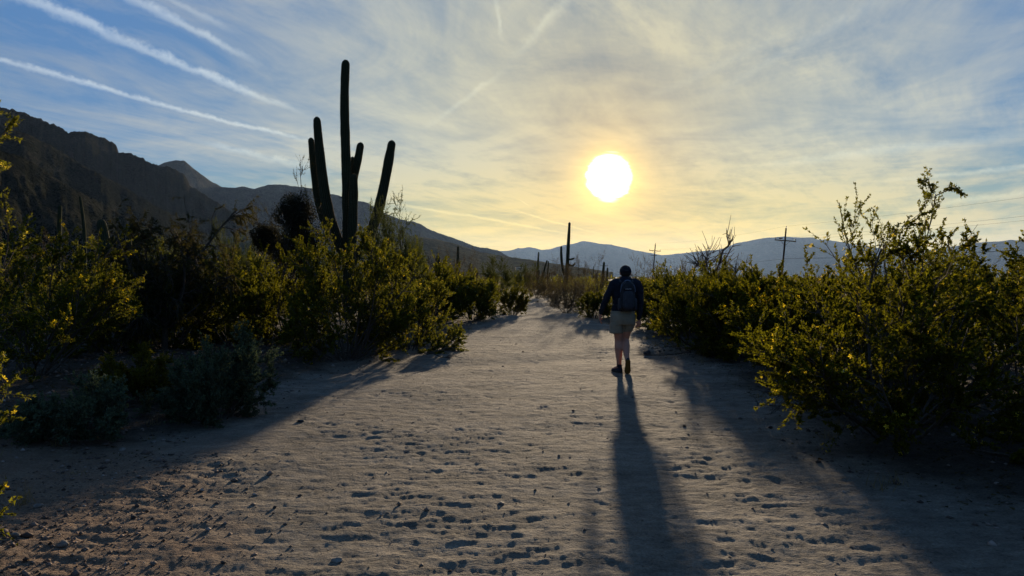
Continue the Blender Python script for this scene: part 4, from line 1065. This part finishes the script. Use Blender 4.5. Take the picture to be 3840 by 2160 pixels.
stone(575, 1652, 22, 'pale pebble on the shaded sand nearest the rounded low shrub', M_STONE, 0.6, 11)
stone(1470, 1345, 24, 'pale stone at the foot of the big saguaro bush', M_STONE, 0.5, 12)
stone(3575, 1676, 16, 'white pebble in the shade under the nearest creosote bush', M_STONE, 0.6, 13)
stone(836, 2100, 24, 'dark stone in the gravelly sand at the bottom of the picture', M_DARKST, 0.5, 14)
stone(1130, 1577, 30, 'low dark stone on the sunlit sand near the rounded low shrub', M_DARKST, 0.35, 15)

def gravel():
    rng = np.random.default_rng(17); V, Fc = [], []
    o = np.array([[1, 0, 0], [0, 1, 0], [-1, 0, 0], [0, -1, 0], [0, 0, 1], [0, 0, -0.6]], float)
    tri = np.array([[0, 1, 4], [1, 2, 4], [2, 3, 4], [3, 0, 4], [1, 0, 5], [2, 1, 5], [3, 2, 5], [0, 3, 5]])
    pts = []
    n = 5200; a = np.stack([rng.uniform(-3.9, -0.9, n), rng.uniform(2.6, 6.2, n)], -1)
    pr = sstep(-a[:, 0] - 1.0 - (a[:, 1] - 3.4) * 0.42, -0.2, 1.4); pts.append((a[rng.random(n) < pr], 0.0078))
    n = 2600; a = np.stack([rng.uniform(-10, -2.6, n), rng.uniform(5.5, 17, n)], -1); pts.append((a[path_mask(a[:, 0], a[:, 1]) < 0.5], 0.018))
    n = 1500; a = np.stack([rng.uniform(2.2, 6.5, n), rng.uniform(3.2, 16, n)], -1); pts.append((a[path_mask(a[:, 0], a[:, 1]) < 0.5], 0.014))
    n = 1100; a = np.stack([rng.uniform(-3.4, 3.2, n), 2.8 + 15 * rng.random(n) ** 1.5], -1); pts.append((a, 0.007))
    n = 500; a = np.stack([rng.uniform(-3.6, 3.8, n), rng.uniform(6, 24, n)], -1); m = path_mask(a[:, 0], a[:, 1]); pts.append((a[(m < 0.8)], 0.016))
    k = 0; W = MB()
    for a, s in pts:
        N = len(a); z = gh(a[:, 0], a[:, 1]); sz = s * np.exp(rng.normal(0, 0.5, N))
        v = o[None] * (1 + rng.uniform(-0.3, 0.35, (N, 6, 1))) * sz[:, None, None] * np.stack([rng.uniform(0.8, 1.3, N), rng.uniform(0.7, 1.1, N), rng.uniform(0.4, 0.8, N)], -1)[:, None, :]
        an = rng.uniform(0, 6.28, N); c, q = np.cos(an)[:, None], np.sin(an)[:, None]
        v = np.stack([v[..., 0] * c - v[..., 1] * q, v[..., 0] * q + v[..., 1] * c, v[..., 2]], -1) + np.stack([a[:, 0], a[:, 1], z + sz * 0.15], -1)[:, None]
        W.add(v.reshape(-1, 3), (np.arange(N)[:, None, None] * 6 + tri[None]).reshape(-1, 3))
    link('gravel', W.mesh('gravel', M_GRAVEL), kind='stuff', label='loose gravel and pebbles scattered over the trail edges')
gravel()

def litter():
    """dry leaves and twig bits under the bushes"""
    rng = np.random.default_rng(19); n = 11000
    a = np.concatenate([np.stack([rng.uniform(-10, -2.4, n), rng.uniform(6, 18, n)], -1), np.stack([rng.uniform(2.3, 6, n), rng.uniform(4.5, 17, n)], -1)])
    pm = path_mask(a[:, 0], a[:, 1]); a = a[(pm < 0.6) & (rng.random(len(a)) < sstep(-pm, -0.7, 0.8) * 0.9)]
    p = np.stack([a[:, 0], a[:, 1], gh(a[:, 0], a[:, 1]) + 0.008], -1)
    d = unit(np.stack([rng.normal(size=len(a)), rng.normal(size=len(a)), rng.normal(0, 0.15, len(a))], -1))
    m = MB(); m.add(*blades(rng, p, d, rng.uniform(0.02, 0.07, len(a)), rng.uniform(0.006, 0.02, len(a))))
    link('leaf_litter', m.mesh('leaf_litter', M_DRY), kind='stuff', label='dry leaf litter and twig bits under the bushes')
litter()

def dry_grass():
    """thin dry tufts and weeds along the trail edges"""
    rng = np.random.default_rng(23); m = MB(); n = 0
    while n < 230:
        y = rng.uniform(3.2, 26); x = rng.choice((-1, 1)) * rng.uniform(1.0, 9.0); pm = float(path_mask(np.array(x), np.array(y)))
        if pm > 0.35 or pm < -3.0: continue
        n += 1; k = rng.integers(10, 34); h = rng.uniform(0.05, 0.22)
        base = np.array([x, y, float(gh(np.array(x), np.array(y)))]) + np.concatenate([rng.normal(0, 0.035, (k, 2)), np.zeros((k, 1))], 1)
        m.add(*blades(rng, base, unit(np.concatenate([rng.normal(0, 0.45, (k, 2)), np.ones((k, 1))], 1)), h * rng.uniform(0.5, 1.2, k), np.full(k, 0.006)))
    link('dry_grass', m.mesh('dry_grass', M_STRAW), kind='stuff', label='thin dry grass tufts along the trail edges')
M_STRAW = leaf_mat('straw', [(0.0, (0.10, 0.075, 0.035)), (1.0, (0.24, 0.19, 0.095))], 0.4, (0.35, 0.26, 0.10))
dry_grass()

# ------------------------------------------------------------------ the walker
M_SKIN = plain_mat('skin', (0.38, 0.165, 0.105), (0.50, 0.235, 0.155), 12, 0.55, 0.3)
M_SHIRT = plain_mat('navy_knit', (0.007, 0.010, 0.017), (0.014, 0.019, 0.028), 18, 0.9, 0.15, 0.004, 40)
M_SHORTS = plain_mat('khaki_cloth', (0.20, 0.175, 0.125), (0.265, 0.235, 0.172), 10, 0.9, 0.1, 0.004, 45)
M_CAP = plain_mat('black_cap', (0.008, 0.008, 0.012), (0.018, 0.017, 0.022), 20, 0.9, 0.15)
M_HAIR = plain_mat('dark_hair', (0.012, 0.009, 0.007), (0.03, 0.022, 0.016), 60, 0.7, 0.2)
M_PACK = plain_mat('black_nylon', (0.006, 0.007, 0.010), (0.016, 0.018, 0.024), 14, 0.6, 0.3, 0.003, 60)
M_PACK2 = plain_mat('slate_nylon', (0.016, 0.018, 0.026), (0.032, 0.035, 0.046), 20, 0.6, 0.3)
M_TRIM = plain_mat('blue_grey_trim', (0.09, 0.13, 0.22), (0.16, 0.21, 0.32), 20, 0.5, 0.4)
M_LOGO = plain_mat('pale_print', (0.42, 0.43, 0.46), (0.55, 0.55, 0.57), 20, 0.6, 0.3)
M_SHOE = plain_mat('dark_shoe', (0.008, 0.010, 0.018), (0.022, 0.025, 0.036), 30, 0.8, 0.2)
M_SOLE = plain_mat('brown_sole', (0.10, 0.062, 0.018), (0.16, 0.10, 0.030), 30, 0.9, 0.1)
M_SOLE2 = plain_mat('dark_sole', (0.03, 0.026, 0.022), (0.05, 0.044, 0.036), 30, 0.9, 0.1)
M_SOCK = plain_mat('dark_sock', (0.012, 0.013, 0.018), (0.02, 0.022, 0.03), 30, 0.95, 0.1)
M_WHITE = plain_mat('eye_white', (0.6, 0.58, 0.55), (0.65, 0.62, 0.6), 20, 0.3, 0.5)

ICV, ICF = icoverts(3)
def ell(mb, c, r, R=None):
    v = ICV * np.array(r)
    if R is not None: v = v @ np.array(R).T
    mb.add(v + np.array(c), ICF); return mb
def chain(mb, pts, rad, sides=16):
    pts = np.array(pts, float)
    for i in range(len(pts)):
        ell(mb, pts[i], (rad[i],) * 3)
        if i: rod(mb, pts[i - 1], pts[i], rad[i - 1], rad[i], sides)
    return mb
def loft(mb, rings, sides=28, sq=2.0):
    """closed stack of superellipse rings (cx,cy,z,rx,ry)"""
    a = np.arange(sides) * 2 * np.pi / sides; ca, sa = np.cos(a), np.sin(a)
    e = 2.0 / sq
    X, Y = np.sign(ca) * np.abs(ca) ** e, np.sign(sa) * np.abs(sa) ** e
    V = np.stack([np.stack([cx + rx * X, cy + ry * Y, np.full(sides, z)], -1) for cx, cy, z, rx, ry in rings]); n = len(rings)
    i = np.arange(n - 1)[:, None] * sides; j = np.arange(sides)[None, :]; j2 = (j + 1) % sides
    mb.add(V.reshape(-1, 3), np.stack([i + j, i + j2, i + sides + j2, i + sides + j], -1).reshape(-1, 4))
    for k, flip in ((0, True), (n - 1, False)):
        vv = np.concatenate([V[k], V[k].mean(0, keepdims=True)]); tri = np.array([[q, (q + 1) % sides, sides] for q in range(sides)])
        mb.add(vv, tri[:, ::-1] if flip else tri)
    return mb
def fuse(name, mb, mat, voxel, smooth=4, ratio=None, folds=0.0, seed=1):
    """melt overlapping closed shells into one continuous skin"""
    me = mb.mesh(name + '_raw', None); o = bpy.data.objects.new(name + '_raw', me); COL.objects.link(o)
    r = o.modifiers.new('r', 'REMESH'); r.mode = 'VOXEL'; r.voxel_size = voxel
    s = o.modifiers.new('s', 'SMOOTH'); s.factor = 0.5; s.iterations = smooth
    if ratio: d = o.modifiers.new('d', 'DECIMATE'); d.ratio = ratio
    dg = bpy.context.evaluated_depsgraph_get(); dg.update()
    out = bpy.data.meshes.new_from_object(o.evaluated_get(dg)); out.name = name
    bpy.data.objects.remove(o); bpy.data.meshes.remove(me)
    n = len(out.vertices)
    if folds:
        co = np.empty(n * 3, np.float32); out.vertices.foreach_get('co', co); co = co.reshape(-1, 3)
        no = np.empty(n * 3, np.float32); out.vertices.foreach_get('normal', no); no = no.reshape(-1, 3)
        w = fbm(co[:, 0] * 7 + co[:, 2] * 5 + seed, co[:, 2] * 11 + co[:, 1] * 8, 3, seed)
        co += no * (folds * w)[:, None]; out.vertices.foreach_set('co', co.astype(np.float32).ravel())
    out.materials.clear(); out.materials.append(mat)
    out.polygons.foreach_set('use_smooth', np.ones(len(out.polygons), dtype=bool)); out.update()
    return out

def finger(mb, base, d, curl, ln, r):
    """three bent phalanges; curl: direction the finger bends to"""
    p = np.array(base, float); d = unit(np.array(d, float)); c = unit(np.array(curl, float)); pts = [p]
    for k, f in enumerate((0.45, 0.32, 0.23)):
        ang = (0.25, 0.6, 0.95)[k]; q = unit(d * math.cos(ang) + c * math.sin(ang)); p = p + q * ln * f; pts.append(p)
    chain(mb, pts, [r, r * 0.95, r * 0.88, r * 0.75], 8)

def walker():
    gx, gy = 1.855, 11.42
    z0 = float(gh(np.array(gx - 0.07), np.array(gy)))
    root = thing('person', 'person walking away in black cap, navy long sleeves, khaki shorts and dark shoes', 'person', (gx, gy, z0), 0, (1.02, 1.03, 1.0))
    B = MB()
    # head, neck, trunk
    hx = 0.046
    ell(B, (hx, 0.030, 1.672), (0.080, 0.098, 0.108)); ell(B, (hx, 0.060, 1.605), (0.056, 0.062, 0.058))
    ell(B, (hx, 0.128, 1.645), (0.014, 0.022, 0.024)); ell(B, (hx, 0.112, 1.590), (0.026, 0.014, 0.009)); ell(B, (hx, 0.112, 1.684), (0.055, 0.014, 0.010))
    for s in (-1, 1): ell(B, (hx + s * 0.087, 0.020, 1.652), (0.012, 0.024, 0.034))
    chain(B, [(hx, 0.012, 1.60), (0.040, -0.002, 1.56), (0.036, -0.012, 1.47)], [0.060, 0.060, 0.064])
    loft(B, [(0.0, 0, 0.86, 0.15, 0.10), (0.0, 0, 0.98, 0.165, 0.115), (0.008, 0, 1.10, 0.15, 0.105), (0.02, 0, 1.25, 0.165, 0.11), (0.032, 0, 1.38, 0.175, 0.11), (0.037, -0.01, 1.47, 0.14, 0.085), (0.038, -0.01, 1.52, 0.07, 0.06)])
    # arms
    LS, LE, LW = (-0.125, 0.0, 1.485), (-0.278, -0.03, 1.235), (-0.356, 0.045, 0.985)
    RS, RE, RW = (0.205, 0.0, 1.485), (0.276, -0.05, 1.195), (0.258, -0.035, 0.895)
    chain(B, [LS, LE, LW], [0.055, 0.041, 0.027]); chain(B, [RS, RE, RW], [0.055, 0.041, 0.027])
    # left hand: hanging, back of the hand outward, fingers half curled
    chain(B, [LW, (-0.362, 0.055, 0.945)], [0.026, 0.026]); ell(B, (-0.364, 0.062, 0.905), (0.019, 0.040, 0.046))
    for k, (oy, ln, r) in enumerate(((-0.030, 0.062, 0.0082), (-0.010, 0.074, 0.0088), (0.011, 0.080, 0.0092), (0.031, 0.074, 0.0090))):
        finger(B, (-0.366, 0.062 + oy, 0.868 + 0.006 * abs(k - 2)), (0.02, 0.04, -1), (0.9, 0.15, -0.1), ln, r)
    finger(B, (-0.352, 0.098, 0.925), (0.25, 0.45, -0.85), (0.5, 0.0, -0.5), 0.062, 0.0105)
    # right hand: relaxed, turned so that the palm faces back, thumb to the body
    chain(B, [RW, (0.262, -0.032, 0.868)], [0.026, 0.025]); ell(B, (0.256, -0.028, 0.832), (0.041, 0.019, 0.040))
    for k, (ox, ln, r) in enumerate(((0.032, 0.058, 0.0082), (0.012, 0.070, 0.0088), (-0.009, 0.075, 0.0092), (-0.029, 0.068, 0.0090))):
        finger(B, (0.256 + ox, -0.028, 0.802), (-0.25, 0.1, -0.9), (-0.75, 0.5, -0.1), ln, r)
    finger(B, (0.222, -0.030, 0.846), (-0.75, 0.1, -0.55), (-0.2, 0.3, -0.8), 0.062, 0.0105)
    # legs: the left one carries the weight, the right one is leaving the ground
    chain(B, [(-0.066, 0, 0.90), (-0.070, 0.02, 0.70), (-0.066, 0.035, 0.52)], [0.088, 0.082, 0.061])
    chain(B, [(-0.066, 0.035, 0.52), (-0.068, 0.005, 0.40), (-0.064, -0.005, 0.22), (-0.064, 0.0, 0.10)], [0.061, 0.068, 0.047, 0.036])
    chain(B, [(0.095, 0, 0.90), (0.070, 0.045, 0.70), (0.050, 0.075, 0.55)], [0.088, 0.080, 0.061])
    chain(B, [(0.050, 0.075, 0.55), (0.046, -0.010, 0.445), (0.036, -0.130, 0.31), (0.036, -0.205, 0.235)], [0.060, 0.067, 0.047, 0.036])
    # feet inside the shoes
    fl = math.radians(22); fd = np.array([-math.sin(fl), math.cos(fl), 0])
    chain(B, [(-0.066, 0.0, 0.09), np.array((-0.066, 0.0, 0.05)) + fd * 0.10, np.array((-0.066, 0, 0.035)) + fd * 0.17], [0.034, 0.034, 0.026])
    th = math.radians(-62); rd = np.array([0.05, math.cos(th), math.sin(th)])
    ank = np.array((0.040, -0.205, 0.235)); chain(B, [ank, ank + rd * 0.10 + np.array((0, .02, 0)), ank + rd * 0.17 + np.array((0, .02, 0))], [0.034, 0.032, 0.025])
    body = link('body', fuse('body', B, M_SKIN, 0.0065, 3, 0.5), root, label='bare hands and calves')
    for s in (-1, 1):
        m = MB(); ell(m, (hx + s * 0.030, 0.108, 1.664), (0.013, 0.011, 0.008)); link('eye', m.mesh('eye', M_WHITE, True), root)
    # hair below the cap
    m = MB(); ell(m, (hx, 0.008, 1.662), (0.086, 0.090, 0.085)); link('hair', fuse('hair', m, M_HAIR, 0.008, 2), root)
    # cap: dome, brim pointing forward, small tab
    V = ICV.copy(); V = V * np.array((0.098, 0.116, 0.112)); keep = V[:, 2] < -0.012; V[keep, 2] = -0.012 + (V[keep, 2] + 0.012) * 0.10
    V = V + np.array((hx, 0.026, 1.680)); cap = link('cap', mesh_np('cap', V, ICF, M_CAP, True), root)
    m = MB(); loft(m, [(hx, 0.125, 1.672, 0.080, 0.075), (hx, 0.125, 1.678, 0.080, 0.075)]); link('brim', m.mesh('brim', M_CAP), cap)
    m = MB(); box(m, (hx, -0.0875, 1.704), (0.030, 0.003, 0.009)); link('back_tab', m.mesh('back_tab', M_PACK2), cap)
    # shirt
    S = MB()
    loft(S, [(-0.002, 0, 1.005, 0.192, 0.135), (0.002, 0, 1.06, 0.187, 0.132), (0.010, 0, 1.14, 0.180, 0.128), (0.022, 0, 1.26, 0.200, 0.138), (0.034, 0, 1.40, 0.218, 0.140), (0.039, -0.005, 1.49, 0.212, 0.122), (0.041, -0.008, 1.55, 0.145, 0.092), (0.042, -0.004, 1.585, 0.085, 0.074), (0.043, 0.002, 1.605, 0.066, 0.066)])
    chain(S, [(-0.105, 0, 1.500), (-0.150, -0.005, 1.475), (-0.210, -0.02, 1.36), LE, (-0.318, 0.005, 1.11), (-0.354, 0.043, 0.992)], [0.075, 0.077, 0.064, 0.055, 0.048, 0.037])
    chain(S, [(0.185, 0, 1.500), (0.228, -0.005, 1.470), (0.265, -0.03, 1.34), RE, (0.270, -0.045, 1.05), (0.259, -0.035, 0.903)], [0.077, 0.081, 0.070, 0.060, 0.052, 0.040])
    link('shirt', fuse('shirt', S, M_SHIRT, 0.009, 4, None, 0.010, 3), root)
    # shorts
    T = MB()
    loft(T, [(-0.002, 0.0, 0.80, 0.200, 0.145), (-0.002, 0, 0.86, 0.212, 0.152), (-0.002, -0.005, 0.94, 0.207, 0.152), (-0.002, 0, 1.03, 0.190, 0.132)])
    loft(T, [(-0.110, 0.014, 0.652, 0.108, 0.118), (-0.108, 0.012, 0.70, 0.112, 0.122), (-0.103, 0.006, 0.80, 0.115, 0.128), (-0.09, 0, 0.90, 0.105, 0.12)], 24)
    loft(T, [(0.072, 0.056, 0.672, 0.086, 0.100), (0.082, 0.045, 0.72, 0.094, 0.108), (0.096, 0.02, 0.81, 0.110, 0.122), (0.09, 0, 0.90, 0.108, 0.12)], 24)
    link('shorts', fuse('shorts', T, M_SHORTS, 0.009, 4, None, 0.009, 8), root)
    m = MB(); loft(m, [(-0.002, 0, 0.990, 0.200, 0.143), (-0.002, 0, 1.022, 0.196, 0.139)], 40); link('belt', m.mesh('belt', M_SHORTS), root)
    # shoes: loft along the foot, then set in place
    def shoe(name):
        up, so, so_l, up_l = MB(), MB(), [], []
        ys = np.linspace(-0.085, 0.205, 13); prof_w = np.interp(ys, [-0.085, -0.06, 0.0, 0.06, 0.13, 0.185, 0.205], [0.020, 0.036, 0.037, 0.042, 0.049, 0.036, 0.014])
        prof_h = np.interp(ys, [-0.085, -0.05, 0.0, 0.05, 0.12, 0.205], [0.085, 0.115, 0.105, 0.085, 0.062, 0.040])
        a = np.arange(20) * 2 * np.pi / 20
        def tube_of(rows, mb):
            V = np.stack(rows); n = len(rows); i = np.arange(n - 1)[:, None] * 20; j = np.arange(20)[None, :]; j2 = (j + 1) % 20
            mb.add(V.reshape(-1, 3), np.stack([i + j, i + j2, i + 20 + j2, i + 20 + j], -1).reshape(-1, 4))
            for k, fl_ in ((0, True), (n - 1, False)):
                vv = np.concatenate([V[k], V[k].mean(0, keepdims=True)]); tr = np.array([[q, (q + 1) % 20, 20] for q in range(20)]); mb.add(vv, tr[:, ::-1] if fl_ else tr)
        tube_of([np.stack([w * np.cos(a) * np.where(np.sin(a) > 0, 1 - 0.25 * np.sin(a) ** 2, 1), np.full(20, y), 0.022 + np.where(np.sin(a) > 0, np.sin(a) * (h - 0.022), np.sin(a) * 0.006)], -1) for y, w, h in zip(ys, prof_w, prof_h)], up)
        tube_of([np.stack([w * 1.08 * np.sign(np.cos(a)) * np.abs(np.cos(a)) ** 0.5, np.full(20, y), 0.012 + np.sign(np.sin(a)) * np.abs(np.sin(a)) ** 0.4 * 0.012 + max(0, (y - 0.15)) * 0.15], -1) for y, w in zip(ys, prof_w)], so)
        return up, so
    for loc, rz, rx, solem in (((-0.066, 0.0, 0.0), fl, 0.0, M_SOLE2), ((0.042, -0.245, 0.160), -0.06, -62, M_SOLE)):
        up, so = shoe('shoe')
        R = Matrix.Rotation(rz, 4, 'Z') @ Matrix.Rotation(math.radians(rx), 4, 'X')
        o = link('shoe', up.mesh('shoe', M_SHOE, True), root); o.matrix_local = Matrix.Translation(loc) @ R
        link('sole', so.mesh('sole', solem, True), o)
        m = MB(); loft(m, [(0, -0.02, 0.085, 0.040, 0.046), (0, -0.02, 0.135, 0.039, 0.043)], 20)
        k = link('sock', m.mesh('sock', M_SOCK, True), o)
    # ---- backpack
    P = thing('backpack', 'dark daypack with pale lettering on the back of the walker', 'backpack', (gx, gy, z0 + 1.05), 0, (1.02, 1.03, 1.0))
    def rbox(c, h, rr, sq=4.0):
        """rounded box; taper towards the top"""
        m = MB(); zs = np.linspace(-1, 1, 13); rings = []
        for q in zs:
            k = (1 - max(0, (abs(q) - (1 - rr)) / rr) ** 2 * 0.45) if abs(q) > 1 - rr else 1.0
            rings.append((c[0], c[1], c[2] + q * h[2], h[0] * k * (1 - 0.10 * q), h[1] * k * (1 - 0.18 * q)))
        loft(m, rings, 36, sq); return m
    link('main_body', rbox((0.040, -0.205, 0.225), (0.118, 0.088, 0.245), 0.35, 3.0).mesh('main_body', M_PACK, True), P)
    link('front_pocket', rbox((0.040, -0.292, 0.165), (0.084, 0.030, 0.150), 0.4, 3.0).mesh('front_pocket', M_PACK2, True), P)
    link('top_pocket', rbox((0.040, -0.270, 0.385), (0.080, 0.030, 0.070), 0.5, 3.0).mesh('top_pocket', M_PACK, True), P)
    for s in (-1, 1):
        link('side_pocket', rbox((0.040 + s * 0.126, -0.20, 0.095), (0.026, 0.060, 0.100), 0.4, 3.0).mesh('side_pocket', M_PACK2, True), P)
        m = MB(); chain(m, [(0.04 + s * 0.09, -0.12, 0.455), (0.04 + s * 0.105, -0.05, 0.490), (0.04 + s * 0.115, 0.06, 0.455), (0.04 + s * 0.125, 0.135, 0.33), (0.04 + s * 0.15, 0.12, 0.18), (0.04 + s * 0.19, 0.0, 0.10), (0.04 + s * 0.13, -0.13, 0.06)], [0.018] * 7, 8)
        link('shoulder_strap', m.mesh('shoulder_strap', M_PACK, True), P)
        m = MB(); chain(m, [(0.040 + s * 0.120, -0.245, 0.30), (0.040 + s * 0.112, -0.262, 0.36), (0.040 + s * 0.095, -0.262, 0.41)], [0.0055] * 3, 6)
        link('piping', m.mesh('piping', M_TRIM, True), P)
    a = np.linspace(0.1, math.pi - 0.1, 9); m = MB(); chain(m, [(0.040 + 0.052 * math.cos(q), -0.215, 0.455 + 0.035 * math.sin(q)) for q in a], [0.007] * 9, 8)
    link('haul_loop', m.mesh('haul_loop', M_TRIM, True), P)
    # row of small pale letters
    lw = 0.0078; x = 0.040 - 0.042
    for k in range(7):
        m = MB(); h = 0.0075 if k else 0.0095
        box(m, (x - 0.0028, -0.3045, 0.345), (0.0014, 0.0015, h)); box(m, (x + 0.0030, -0.3045, 0.345 + (0 if k % 2 else 0.001)), (0.0014, 0.0015, h * 0.8))
        box(m, (x, -0.3045, 0.345 + (h - 0.002) * (1 if k % 3 else -1)), (0.0014, 0.0014, 0.0018)); link('letter', m.mesh('letter', M_LOGO), P); x += 0.0135
walker()
